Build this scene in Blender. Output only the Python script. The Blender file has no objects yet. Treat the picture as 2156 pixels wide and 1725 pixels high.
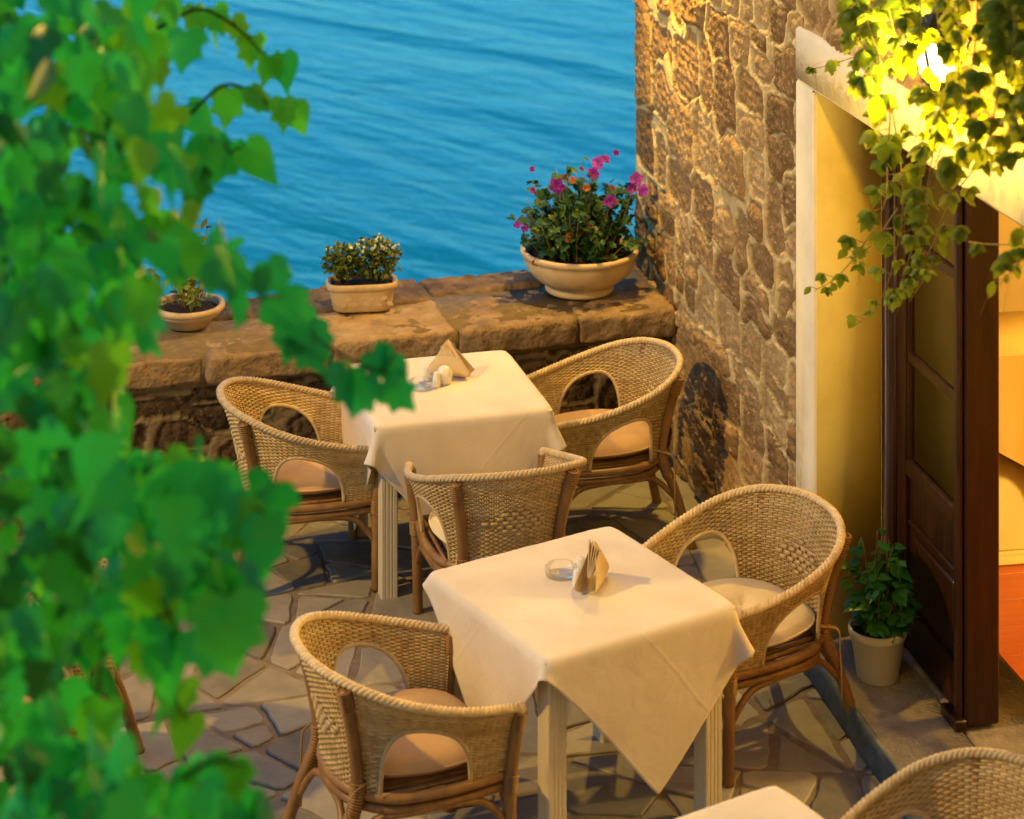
import bpy, math, random
import numpy as np
from mathutils import Vector, Matrix, noise as mnoise
R = math.radians
scene = bpy.context.scene
COL = scene.collection
random.seed(7)
# ---------------------------------------------------------------- camera model (2156x1725 working pixels)
F, CX, YH, CAMZ = 4600.0, 1078.0, -829.0, 4.08
def at_z(px, py, z):
    Y = (CAMZ - z) * F / (py - YH)
    return Vector(((px - CX) / F * Y, Y, z))
def at_Y(px, py, Y):
    return Vector(((px - CX) / F * Y, Y, CAMZ - (py - YH) * Y / F))
def at_wall(px, py, off):                       # plane parallel to the house wall, off metres in front
    Y = (2.854 - off * 1.02) / ((px - CX) / F + .2)
    return at_Y(px, py, Y)

# ---------------------------------------------------------------- object helpers
def link(o, parent=None):
    COL.objects.link(o)
    if parent: o.parent = parent
    return o
def tag(o, label=None, cat=None, group=None, kind=None):
    if label: o['label'] = label
    if cat: o['category'] = cat
    if group: o['group'] = group
    if kind: o['kind'] = kind
    return o
def empty(name, loc=(0, 0, 0), rz=0):
    o = bpy.data.objects.new(name, None); o.location = loc; o.rotation_euler = (0, 0, rz)
    o.empty_display_size = .1
    return link(o)
def copy_tree(o, parent=None):
    c = o.copy(); COL.objects.link(c)
    if parent: c.parent = parent
    for ch in [x for x in bpy.data.objects if x.parent == o]:
        copy_tree(ch, c)
    return c

class MB:
    def __init__(s):
        s.v = []; s.f = []; s.t = []; s.tone = 0.5; s.m = []; s.mi = 0
    def add(s, vs, fs):
        n = len(s.v)
        s.v.extend([tuple(p) for p in vs]); s.t.extend([s.tone] * len(vs))
        s.f.extend([tuple(i + n for i in f) for f in fs]); s.m.extend([s.mi] * len(fs))
    def box(s, a, b, bev=0.0):
        x0, y0, z0 = a; x1, y1, z1 = b
        if bev <= 0:
            vs = [(x, y, z) for x in (x0, x1) for y in (y0, y1) for z in (z0, z1)]
            s.add(vs, [(0, 1, 3, 2), (4, 6, 7, 5), (0, 4, 5, 1), (2, 3, 7, 6), (0, 2, 6, 4), (1, 5, 7, 3)])
            return
        e = bev
        xs, ys, zs = (x0, x1), (y0, y1), (z0, z1)
        vid = {}; vs = []
        for i in (0, 1):
            for j in (0, 1):
                for k in (0, 1):
                    sx, sy, sz = (1 if i == 0 else -1), (1 if j == 0 else -1), (1 if k == 0 else -1)
                    c = (xs[i], ys[j], zs[k])
                    for ax in range(3):
                        p = [c[0] + sx * e, c[1] + sy * e, c[2] + sz * e]; p[ax] = c[ax]
                        vid[(i, j, k, ax)] = len(vs); vs.append(p)
        fs = []
        for ax in range(3):
            o1, o2 = [q for q in range(3) if q != ax]
            for side in (0, 1):
                q = []
                for (b1, b2) in ((0, 0), (1, 0), (1, 1), (0, 1)):
                    key = [0, 0, 0]; key[ax] = side; key[o1] = b1; key[o2] = b2
                    q.append(vid[(*key, ax)])
                if (side == 0) == (ax != 1): q = q[::-1]
                fs.append(q)
        for ax in range(3):                      # edges along ax
            o1, o2 = [q for q in range(3) if q != ax]
            for b1 in (0, 1):
                for b2 in (0, 1):
                    k0 = [0, 0, 0]; k0[o1] = b1; k0[o2] = b2; k1 = list(k0); k1[ax] = 1
                    q = [vid[(*k0, o1)], vid[(*k1, o1)], vid[(*k1, o2)], vid[(*k0, o2)]]
                    fs.append(q)
        for i in (0, 1):
            for j in (0, 1):
                for k in (0, 1):
                    fs.append([vid[(i, j, k, a)] for a in range(3)])
        s.add(vs, fs)
    def tube(s, pts, r, n=6, closed=False, cap=True, flat=None, up=None):
        pts = [Vector(p) for p in pts]; m = len(pts)
        rr = r if isinstance(r, (list, tuple)) else [r] * m
        vs = []; N = None
        for i, p in enumerate(pts):
            if closed: t = pts[(i + 1) % m] - pts[i - 1]
            else: t = pts[min(i + 1, m - 1)] - pts[max(i - 1, 0)]
            if t.length < 1e-9: t = Vector((0, 0, 1))
            t.normalize()
            if up is not None:
                N = Vector(up if not callable(up) else up(i)); N = N - t * N.dot(t)
                if N.length < 1e-6: N = t.orthogonal()
            elif N is None: N = t.orthogonal()
            else:
                N = N - t * N.dot(t)
                if N.length < 1e-6: N = t.orthogonal()
            N.normalize(); B = t.cross(N)
            for k in range(n):
                a = 2 * math.pi * k / n + (math.pi / 4 if n == 4 else 0)
                if flat: vs.append(p + N * (math.cos(a) * flat[0]) + B * (math.sin(a) * flat[1]))
                else: vs.append(p + (N * math.cos(a) + B * math.sin(a)) * rr[i])
        fs = []
        for i in range(m if closed else m - 1):
            j = (i + 1) % m
            for k in range(n):
                l = (k + 1) % n
                fs.append((i * n + k, i * n + l, j * n + l, j * n + k))
        if cap and not closed:
            fs.append(tuple(range(n - 1, -1, -1))); fs.append(tuple((m - 1) * n + k for k in range(n)))
        s.add(vs, fs)
    def lathe(s, prof, n=32, c=(0, 0, 0), sx=1.0, sy=1.0, power=2.0):
        vs = []
        for (r, z) in prof:
            for k in range(n):
                a = 2 * math.pi * k / n; ca, sa = math.cos(a), math.sin(a)
                if power != 2.0:
                    q = (abs(ca) ** power + abs(sa) ** power) ** (-1 / power); ca *= q; sa *= q
                vs.append((c[0] + r * ca * sx, c[1] + r * sa * sy, c[2] + z))
        fs = []
        for i in range(len(prof) - 1):
            for k in range(n):
                l = (k + 1) % n
                fs.append((i * n + k, i * n + l, (i + 1) * n + l, (i + 1) * n + k))
        s.add(vs, fs)
    def build(s, name, mats, parent=None, smooth=True, angle=None):
        me = bpy.data.meshes.new(name)
        me.from_pydata(s.v, [], s.f)
        if not isinstance(mats, (list, tuple)): mats = [mats]
        for mm in mats: me.materials.append(mm)
        if len(mats) > 1: me.polygons.foreach_set('material_index', s.m)
        a = me.attributes.new('tone', 'FLOAT', 'POINT'); a.data.foreach_set('value', s.t)
        me.polygons.foreach_set('use_smooth', [smooth] * len(me.polygons))
        me.update()
        if smooth and angle: me.set_sharp_from_angle(angle=R(angle))
        o = bpy.data.objects.new(name, me)
        return link(o, parent)

# ---------------------------------------------------------------- materials
def nt(name):
    m = bpy.data.materials.new(name); m.use_nodes = True
    t = m.node_tree; t.nodes.clear()
    return m, t
def N(t, typ, **kw):
    n = t.nodes.new(typ)
    for k, v in kw.items():
        if k.startswith('i_'):
            key = k[2:].replace('_', ' ')
            n.inputs[int(key) if key.isdigit() else key].default_value = v
        else: setattr(n, k, v)
    return n
def c4(c): return (c[0], c[1], c[2], 1)
def ramp(t, stops):
    n = t.nodes.new('ShaderNodeValToRGB'); e = n.color_ramp.elements
    while len(e) < len(stops): e.new(.5)
    for el, (p, c) in zip(e, stops): el.position = p; el.color = c4(c)
    return n
def mixc(t, a, b, fac):
    n = t.nodes.new('ShaderNodeMix'); n.data_type = 'RGBA'
    for sock, val in ((n.inputs[0], fac), (n.inputs[6], a), (n.inputs[7], b)):
        if isinstance(val, (int, float)): sock.default_value = val
        elif isinstance(val, tuple): sock.default_value = c4(val)
        else: t.links.new(val, sock)
    return n.outputs[2]
def math_(t, op, a, b=0.0, c=0.0):
    n = t.nodes.new('ShaderNodeMath'); n.operation = op
    for i, val in enumerate((a, b, c)):
        if isinstance(val, (int, float)): n.inputs[i].default_value = val
        else: t.links.new(val, n.inputs[i])
    return n.outputs[0]
def mat(name, stops, scale=8., rough=.6, bump=.0, bscale=60., tone=.0, spec=.3, stretch=(1, 1, 1), detail=6, rvar=0., coat=0., bdist=.01, objvar=0.):
    m, t = nt(name)
    tc = N(t, 'ShaderNodeTexCoord'); mp = N(t, 'ShaderNodeMapping'); mp.inputs['Scale'].default_value = stretch
    t.links.new(tc.outputs['Object'], mp.inputs['Vector'])
    nz = N(t, 'ShaderNodeTexNoise', i_Scale=scale, i_Detail=detail, i_Roughness=.62)
    t.links.new(mp.outputs[0], nz.inputs['Vector'])
    f = math_(t, 'MULTIPLY_ADD', nz.outputs['Fac'], 1.7, -.35)
    if tone > 0:
        at = N(t, 'ShaderNodeAttribute', attribute_name='tone')
        f = math_(t, 'ADD', math_(t, 'MULTIPLY', f, 1 - tone), math_(t, 'MULTIPLY', at.outputs['Fac'], tone))
    rp = ramp(t, stops); t.links.new(f, rp.inputs[0])
    p = N(t, 'ShaderNodeBsdfPrincipled'); p.inputs['Roughness'].default_value = rough
    p.inputs['Specular IOR Level'].default_value = spec
    if coat: p.inputs['Coat Weight'].default_value = coat; p.inputs['Coat Roughness'].default_value = .15
    if objvar:
        oi = N(t, 'ShaderNodeObjectInfo'); hs = N(t, 'ShaderNodeHueSaturation'); t.links.new(rp.outputs[0], hs.inputs['Color'])
        t.links.new(math_(t, 'MULTIPLY_ADD', oi.outputs['Random'], objvar, 1 - objvar * .6), hs.inputs['Value']); t.links.new(hs.outputs[0], p.inputs['Base Color'])
    else: t.links.new(rp.outputs[0], p.inputs['Base Color'])
    if rvar:
        t.links.new(math_(t, 'MULTIPLY_ADD', nz.outputs['Fac'], rvar, rough - rvar / 2), p.inputs['Roughness'])
    if bump:
        bz = N(t, 'ShaderNodeTexNoise', i_Scale=bscale, i_Detail=5.)
        t.links.new(mp.outputs[0], bz.inputs['Vector'])
        bp = N(t, 'ShaderNodeBump', i_Strength=bump, i_Distance=bdist); t.links.new(bz.outputs['Fac'], bp.inputs['Height'])
        t.links.new(bp.outputs[0], p.inputs['Normal'])
    o = N(t, 'ShaderNodeOutputMaterial'); t.links.new(p.outputs[0], o.inputs[0])
    return m
def leafmat(name, stops, trans=.35, rough=.45, scale=18., transcol=None, tone=.75, spec=.35):
    m, t = nt(name)
    tc = N(t, 'ShaderNodeTexCoord')
    nz = N(t, 'ShaderNodeTexNoise', i_Scale=scale, i_Detail=3.); t.links.new(tc.outputs['Object'], nz.inputs['Vector'])
    at = N(t, 'ShaderNodeAttribute', attribute_name='tone')
    f = math_(t, 'ADD', math_(t, 'MULTIPLY', nz.outputs['Fac'], 1 - tone), math_(t, 'MULTIPLY', at.outputs['Fac'], tone))
    rp = ramp(t, stops); t.links.new(f, rp.inputs[0])
    p = N(t, 'ShaderNodeBsdfPrincipled'); p.inputs['Roughness'].default_value = rough; p.inputs['Specular IOR Level'].default_value = spec
    t.links.new(rp.outputs[0], p.inputs['Base Color'])
    tr = N(t, 'ShaderNodeBsdfTranslucent')
    if transcol: t.links.new(mixc(t, rp.outputs[0], transcol, .6), tr.inputs[0])
    else: t.links.new(rp.outputs[0], tr.inputs[0])
    mx = N(t, 'ShaderNodeMixShader'); mx.inputs[0].default_value = trans
    t.links.new(p.outputs[0], mx.inputs[1]); t.links.new(tr.outputs[0], mx.inputs[2])
    o = N(t, 'ShaderNodeOutputMaterial'); t.links.new(mx.outputs[0], o.inputs[0])
    return m
def emis(name, col, s):
    m, t = nt(name); e = N(t, 'ShaderNodeEmission'); e.inputs[0].default_value = c4(col); e.inputs[1].default_value = s
    o = N(t, 'ShaderNodeOutputMaterial'); t.links.new(e.outputs[0], o.inputs[0]); return m
def glass(name, col=(1, 1, 1), rough=.02, k=1.):
    m, t = nt(name)
    g = N(t, 'ShaderNodeBsdfGlossy'); g.inputs['Roughness'].default_value = rough
    tr = N(t, 'ShaderNodeBsdfTransparent'); tr.inputs[0].default_value = c4(col)
    fr = N(t, 'ShaderNodeFresnel', i_IOR=1.5)
    mx = N(t, 'ShaderNodeMixShader'); t.links.new(math_(t, 'MULTIPLY_ADD', fr.outputs[0], k, .03), mx.inputs[0])
    t.links.new(tr.outputs[0], mx.inputs[1]); t.links.new(g.outputs[0], mx.inputs[2])
    o = N(t, 'ShaderNodeOutputMaterial'); t.links.new(mx.outputs[0], o.inputs[0]); return m
def rubblemat(name, stone, mortar, sc=9.):
    m, t = nt(name)
    tc = N(t, 'ShaderNodeTexCoord')
    at = N(t, 'ShaderNodeAttribute', attribute_name='tone'); am = N(t, 'ShaderNodeAttribute', attribute_name='mortar')
    nz = N(t, 'ShaderNodeTexNoise', i_Scale=sc, i_Detail=8., i_Roughness=.68); t.links.new(tc.outputs['Object'], nz.inputs['Vector'])
    f = math_(t, 'ADD', math_(t, 'MULTIPLY', math_(t, 'MULTIPLY_ADD', nz.outputs['Fac'], 1.8, -.4), .55), math_(t, 'MULTIPLY', at.outputs['Fac'], .45))
    rp = ramp(t, stone); t.links.new(f, rp.inputs[0])
    n2 = N(t, 'ShaderNodeTexNoise', i_Scale=55., i_Detail=4.); t.links.new(tc.outputs['Object'], n2.inputs['Vector'])
    fl = ramp(t, [(.60, (0, 0, 0)), (.70, (1, 1, 1))]); t.links.new(n2.outputs['Fac'], fl.inputs[0])
    sc_ = mixc(t, rp.outputs[0], stone[-1][1], math_(t, 'MULTIPLY', fl.outputs[0], .6))
    rm = ramp(t, mortar); t.links.new(nz.outputs['Fac'], rm.inputs[0])
    col = mixc(t, sc_, rm.outputs[0], am.outputs['Fac'])
    p = N(t, 'ShaderNodeBsdfPrincipled'); p.inputs['Roughness'].default_value = .78; p.inputs['Specular IOR Level'].default_value = .25
    t.links.new(col, p.inputs['Base Color'])
    bz = N(t, 'ShaderNodeTexNoise', i_Scale=38., i_Detail=8., i_Roughness=.65); t.links.new(tc.outputs['Object'], bz.inputs['Vector'])
    bp = N(t, 'ShaderNodeBump', i_Strength=1.0, i_Distance=.016); t.links.new(bz.outputs['Fac'], bp.inputs['Height'])
    t.links.new(bp.outputs[0], p.inputs['Normal'])
    o = N(t, 'ShaderNodeOutputMaterial'); t.links.new(p.outputs[0], o.inputs[0])
    return m

M = {}
def cloth_mat():
    m, t = nt('cloth'); uv = N(t, 'ShaderNodeUVMap'); uv.uv_map = 'weave'; sx = N(t, 'ShaderNodeSeparateXYZ'); t.links.new(uv.outputs[0], sx.inputs[0])
    tc = N(t, 'ShaderNodeTexCoord'); nz = N(t, 'ShaderNodeTexNoise', i_Scale=4., i_Detail=5.); t.links.new(uv.outputs[0], nz.inputs['Vector'])
    rp = ramp(t, [(.3, (.66, .58, .50)), (.7, (.78, .71, .64))]); t.links.new(nz.outputs['Fac'], rp.inputs[0])
    def crease(o, per):                                                          # pressed fold lines of the laundered cloth
        f = math_(t, 'FRACT', math_(t, 'ADD', math_(t, 'DIVIDE', o, per), .5)); d = math_(t, 'ABSOLUTE', math_(t, 'SUBTRACT', f, .5))
        return math_(t, 'MAXIMUM', math_(t, 'SUBTRACT', 1., math_(t, 'MULTIPLY', d, per / .010)), 0.)
    def hem(o): return math_(t, 'GREATER_THAN', math_(t, 'ABSOLUTE', o), .612)
    cr = math_(t, 'ADD', crease(sx.outputs[0], .315), crease(sx.outputs[1], .42))
    n2 = N(t, 'ShaderNodeTexNoise', i_Scale=11., i_Detail=4., i_Distortion=.8); t.links.new(uv.outputs[0], n2.inputs['Vector'])
    n3 = N(t, 'ShaderNodeTexNoise', i_Scale=420., i_Detail=1.); t.links.new(uv.outputs[0], n3.inputs['Vector'])
    h = math_(t, 'ADD', math_(t, 'MULTIPLY', cr, .22), math_(t, 'ADD', math_(t, 'MULTIPLY', n2.outputs['Fac'], 1.1), math_(t, 'ADD', math_(t, 'MULTIPLY', math_(t, 'MAXIMUM', hem(sx.outputs[0]), hem(sx.outputs[1])), .35), math_(t, 'MULTIPLY', n3.outputs['Fac'], .10))))
    bp = N(t, 'ShaderNodeBump', i_Strength=.5, i_Distance=.006); t.links.new(h, bp.inputs['Height'])
    p = N(t, 'ShaderNodeBsdfPrincipled'); p.inputs['Roughness'].default_value = .85; p.inputs['Specular IOR Level'].default_value = .12
    t.links.new(rp.outputs[0], p.inputs['Base Color']); t.links.new(bp.outputs[0], p.inputs['Normal'])
    o = N(t, 'ShaderNodeOutputMaterial'); t.links.new(p.outputs[0], o.inputs[0]); return m
M['cloth'] = cloth_mat()
M['napkin'] = mat('napkin', [(0, (.60, .45, .26)), (1, (.72, .57, .37))], scale=20, rough=.9, bump=.1, bscale=150, spec=.1)
M['wicker'] = mat('wicker', [(.1, (.28, .17, .065)), (.5, (.52, .37, .17)), (.95, (.74, .60, .36))], scale=22, rough=.5, spec=.4, tone=.45, objvar=.4)
M['braid'] = mat('braid', [(.1, (.44, .30, .14)), (.9, (.76, .62, .40))], scale=30, rough=.5, spec=.4, tone=.3, objvar=.35)
M['cane'] = mat('cane', [(.1, (.13, .06, .02)), (.5, (.27, .14, .05)), (.95, (.40, .24, .10))], scale=16, rough=.38, spec=.45, stretch=(1, 1, .35), tone=.35, objvar=.3)
M['cushion'] = mat('cushion', [(0, (.46, .29, .15)), (1, (.60, .40, .22))], scale=7, rough=.85, bump=.5, bscale=14, spec=.12, objvar=.25)
M['cushion_pale'] = mat('cushion_pale', [(0, (.66, .55, .36)), (1, (.74, .63, .44))], scale=6, rough=.85, bump=.12, bscale=60, spec=.15)
M['white_wood'] = mat('white_wood', [(0, (.42, .35, .26)), (.3, (.62, .55, .43)), (1, (.70, .62, .5))], scale=10, rough=.5, bump=.12, bscale=40, stretch=(3, 3, .5))
M['ceramic'] = mat('ceramic', [(0, (.78, .74, .66)), (1, (.82, .78, .70))], rough=.18, spec=.5)
M['terracotta'] = mat('terracotta', [(0, (.42, .29, .15)), (.5, (.55, .41, .24)), (1, (.64, .50, .32))], scale=9, rough=.7, bump=.12, bscale=90)
M['soil'] = mat('soil', [(0, (.010, .006, .003)), (1, (.04, .022, .012))], scale=40, rough=.95, bump=.8, bscale=60)
M['plastic_pot'] = mat('plastic_pot', [(0, (.66, .64, .58)), (1, (.74, .72, .66))], scale=5, rough=.35)
M['plaster_white'] = mat('plaster_white', [(0, (.60, .55, .46)), (.6, (.74, .69, .59)), (1, (.78, .73, .64))], scale=5, rough=.8, bump=.25, bscale=18, bdist=.008)
M['plaster_ochre'] = mat('plaster_ochre', [(0, (.58, .42, .08)), (.5, (.74, .56, .13)), (1, (.80, .62, .18))], scale=3.5, rough=.6, bump=.25, bscale=12, bdist=.008)
M['dark_wood'] = mat('dark_wood', [(0, (.012, .004, .002)), (.5, (.030, .010, .004)), (1, (.062, .022, .008))], scale=9, rough=.34, bump=.12, bscale=30, stretch=(4, 4, .4), spec=.4)
M['red_wood'] = mat('red_wood', [(0, (.30, .055, .02)), (1, (.48, .11, .035))], scale=5, rough=.3, stretch=(6, .6, 1))
M['step'] = mat('step', [(0, (.16, .125, .09)), (.5, (.27, .22, .16)), (1, (.36, .30, .22))], scale=14, rough=.8, bump=.45, bscale=70)
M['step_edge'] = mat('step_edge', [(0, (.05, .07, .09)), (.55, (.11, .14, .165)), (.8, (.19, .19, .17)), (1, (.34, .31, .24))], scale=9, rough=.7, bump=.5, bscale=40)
M['iron'] = mat('iron', [(0, (.012, .010, .008)), (1, (.03, .025, .02))], scale=20, rough=.45)
M['glass'] = glass('glass', (.90, .94, .96))
def lg():
    m, t = nt('lantern_glass'); e = N(t, 'ShaderNodeEmission'); e.inputs[0].default_value = (1, .80, .45, 1); e.inputs[1].default_value = 5
    tr = N(t, 'ShaderNodeBsdfTransparent'); mx = N(t, 'ShaderNodeMixShader'); mx.inputs[0].default_value = .4
    t.links.new(tr.outputs[0], mx.inputs[1]); t.links.new(e.outputs[0], mx.inputs[2]); o = N(t, 'ShaderNodeOutputMaterial'); t.links.new(mx.outputs[0], o.inputs[0]); return m
M['lantern_glass'] = lg()
M['pane'] = glass('pane', (.8, .76, .68), .05)
M['bulb'] = emis('bulb', (1, .62, .16), 60)
M['stone_floor'] = mat('stone_floor', [(.05, (.11, .10, .088)), (.45, (.26, .235, .20)), (.75, (.38, .34, .285)), (1, (.47, .42, .34))], scale=7, rough=.62, bump=.35, bscale=28, tone=.6, spec=.35, rvar=.3)
M['floor_mortar'] = mat('floor_mortar', [(0, (.16, .12, .09)), (1, (.31, .245, .185))], scale=14, rough=.9, bump=.5, bscale=60)
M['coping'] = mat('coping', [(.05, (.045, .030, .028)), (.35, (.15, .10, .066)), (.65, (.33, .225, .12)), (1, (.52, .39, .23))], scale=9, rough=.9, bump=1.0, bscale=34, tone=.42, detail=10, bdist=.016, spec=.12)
M['coping_mortar'] = mat('coping_mortar', [(0, (.13, .10, .07)), (1, (.26, .20, .13))], scale=20, rough=.9, bump=.5, bscale=40)
M['rubble_low'] = rubblemat('rubble_low', [(0, (.03, .02, .012)), (.5, (.10, .062, .034)), (.8, (.18, .12, .066)), (1, (.30, .22, .13))], [(.3, (.20, .145, .08)), (.75, (.36, .27, .15))])
M['rubble_house'] = rubblemat('rubble_house', [(0, (.07, .038, .015)), (.3, (.22, .125, .05)), (.62, (.40, .25, .11)), (1, (.66, .50, .27))], [(.3, (.48, .34, .15)), (.75, (.76, .59, .31))], 7.)
M['vine'] = leafmat('vine', [(.0, (.003, .022, .007)), (.22, (.004, .06, .02)), (.36, (.006, .38, .16)), (.56, (.016, .58, .10)), (.78, (.20, .60, .016)), (1, (.50, .54, .012))], trans=.36, transcol=(.07, .80, .05), rough=.42, spec=.45)  # near-black low stops colour in the shade between leaves
M['vine_stem'] = mat('vine_stem', [(0, (.02, .016, .008)), (1, (.06, .045, .02))], scale=20, rough=.8)
M['creeper'] = leafmat('creeper', [(.0, (.03, .09, .008)), (.5, (.09, .17, .014)), (1, (.22, .27, .03))], trans=.42, transcol=(.34, .38, .02))
M['creeper_stem'] = mat('creeper_stem', [(0, (.14, .10, .03)), (1, (.30, .24, .07))], scale=20, rough=.7)
M['petunia_leaf'] = leafmat('petunia_leaf', [(.0, (.012, .04, .008)), (.6, (.035, .10, .02)), (1, (.08, .16, .03))], trans=.3)
M['magenta'] = leafmat('magenta', [(.0, (.09, .003, .13)), (.55, (.19, .007, .34)), (1, (.30, .04, .55))], trans=.3, tone=.7, rough=.6)
M['dry_flower'] = leafmat('dry_flower', [(.0, (.22, .06, .03)), (1, (.45, .17, .07))], trans=.25, rough=.8)
M['shrub_leaf'] = leafmat('shrub_leaf', [(.0, (.045, .07, .010)), (.5, (.15, .19, .025)), (1, (.36, .42, .07))], trans=.3)
M['white_flower'] = leafmat('white_flower', [(.0, (.70, .74, .50)), (1, (.85, .88, .78))], trans=.3, rough=.6)
M['round_leaf'] = leafmat('round_leaf', [(.0, (.02, .12, .016)), (.6, (.07, .30, .035)), (1, (.2, .48, .07))], trans=.3, rough=.35)
M['house_plaster'] = mat('house_plaster', [(0, (.50, .40, .18)), (1, (.62, .5, .24))], scale=4, rough=.8)
M['curtain'] = leafmat('curtain', [(0, (.82, .76, .6)), (1, (.9, .84, .7))], trans=.6, tone=.1)
M['counter_cloth'] = mat('counter_cloth', [(0, (.60, .42, .15)), (1, (.68, .5, .2))], scale=4, rough=.85)

def water_mat():
    m, t = nt('sea_water')
    tc = N(t, 'ShaderNodeTexCoord')
    mp = N(t, 'ShaderNodeMapping'); mp.vector_type = 'TEXTURE'; mp.inputs['Rotation'].default_value = (0, 0, R(-40)); mp.inputs['Scale'].default_value = (2.2, .75, 1)
    t.links.new(tc.outputs['Object'], mp.inputs[0])
    n1 = N(t, 'ShaderNodeTexNoise', i_Scale=1.1, i_Detail=5., i_Roughness=.55, i_Distortion=.6); t.links.new(mp.outputs[0], n1.inputs['Vector'])
    mp2 = N(t, 'ShaderNodeMapping'); mp2.vector_type = 'TEXTURE'; mp2.inputs['Rotation'].default_value = (0, 0, R(-46)); mp2.inputs['Scale'].default_value = (14., 3.6, 1)
    t.links.new(tc.outputs['Object'], mp2.inputs[0])
    n2 = N(t, 'ShaderNodeTexNoise', i_Scale=1., i_Detail=3., i_Distortion=.8); t.links.new(mp2.outputs[0], n2.inputs['Vector'])
    mp3 = N(t, 'ShaderNodeMapping'); mp3.vector_type = 'TEXTURE'; mp3.inputs['Rotation'].default_value = (0, 0, R(-30)); mp3.inputs['Scale'].default_value = (.5, .22, 1)
    t.links.new(tc.outputs['Object'], mp3.inputs[0]); n3 = N(t, 'ShaderNodeTexNoise', i_Scale=1., i_Detail=3.); t.links.new(mp3.outputs[0], n3.inputs['Vector'])
    h = math_(t, 'ADD', math_(t, 'MULTIPLY', n1.outputs['Fac'], .42), math_(t, 'ADD', math_(t, 'MULTIPLY', n2.outputs['Fac'], 1.7), math_(t, 'MULTIPLY', n3.outputs['Fac'], .11)))
    bp = N(t, 'ShaderNodeBump', i_Strength=.45, i_Distance=.5); t.links.new(h, bp.inputs['Height'])
    p = N(t, 'ShaderNodeBsdfPrincipled')
    p.inputs['Base Color'].default_value = (.0, .45, .335, 1); p.inputs['Roughness'].default_value = .2; p.inputs['Specular IOR Level'].default_value = .3; p.inputs['Specular Tint'].default_value = (.08, .85, .95, 1)
    p.inputs['IOR'].default_value = 1.333
    t.links.new(bp.outputs[0], p.inputs['Normal'])
    o = N(t, 'ShaderNodeOutputMaterial'); t.links.new(p.outputs[0], o.inputs[0]); return m
M['sea'] = water_mat()

# ---------------------------------------------------------------- sea
mb = MB(); mb.add([(-600, -200, 0), (600, -200, 0), (600, 1500, 0), (-600, 1500, 0)], [(0, 1, 2, 3)])
sea = mb.build('sea', M['sea'], smooth=False); sea.location = (0, 0, -5.2); tag(sea, kind='structure')

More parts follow.
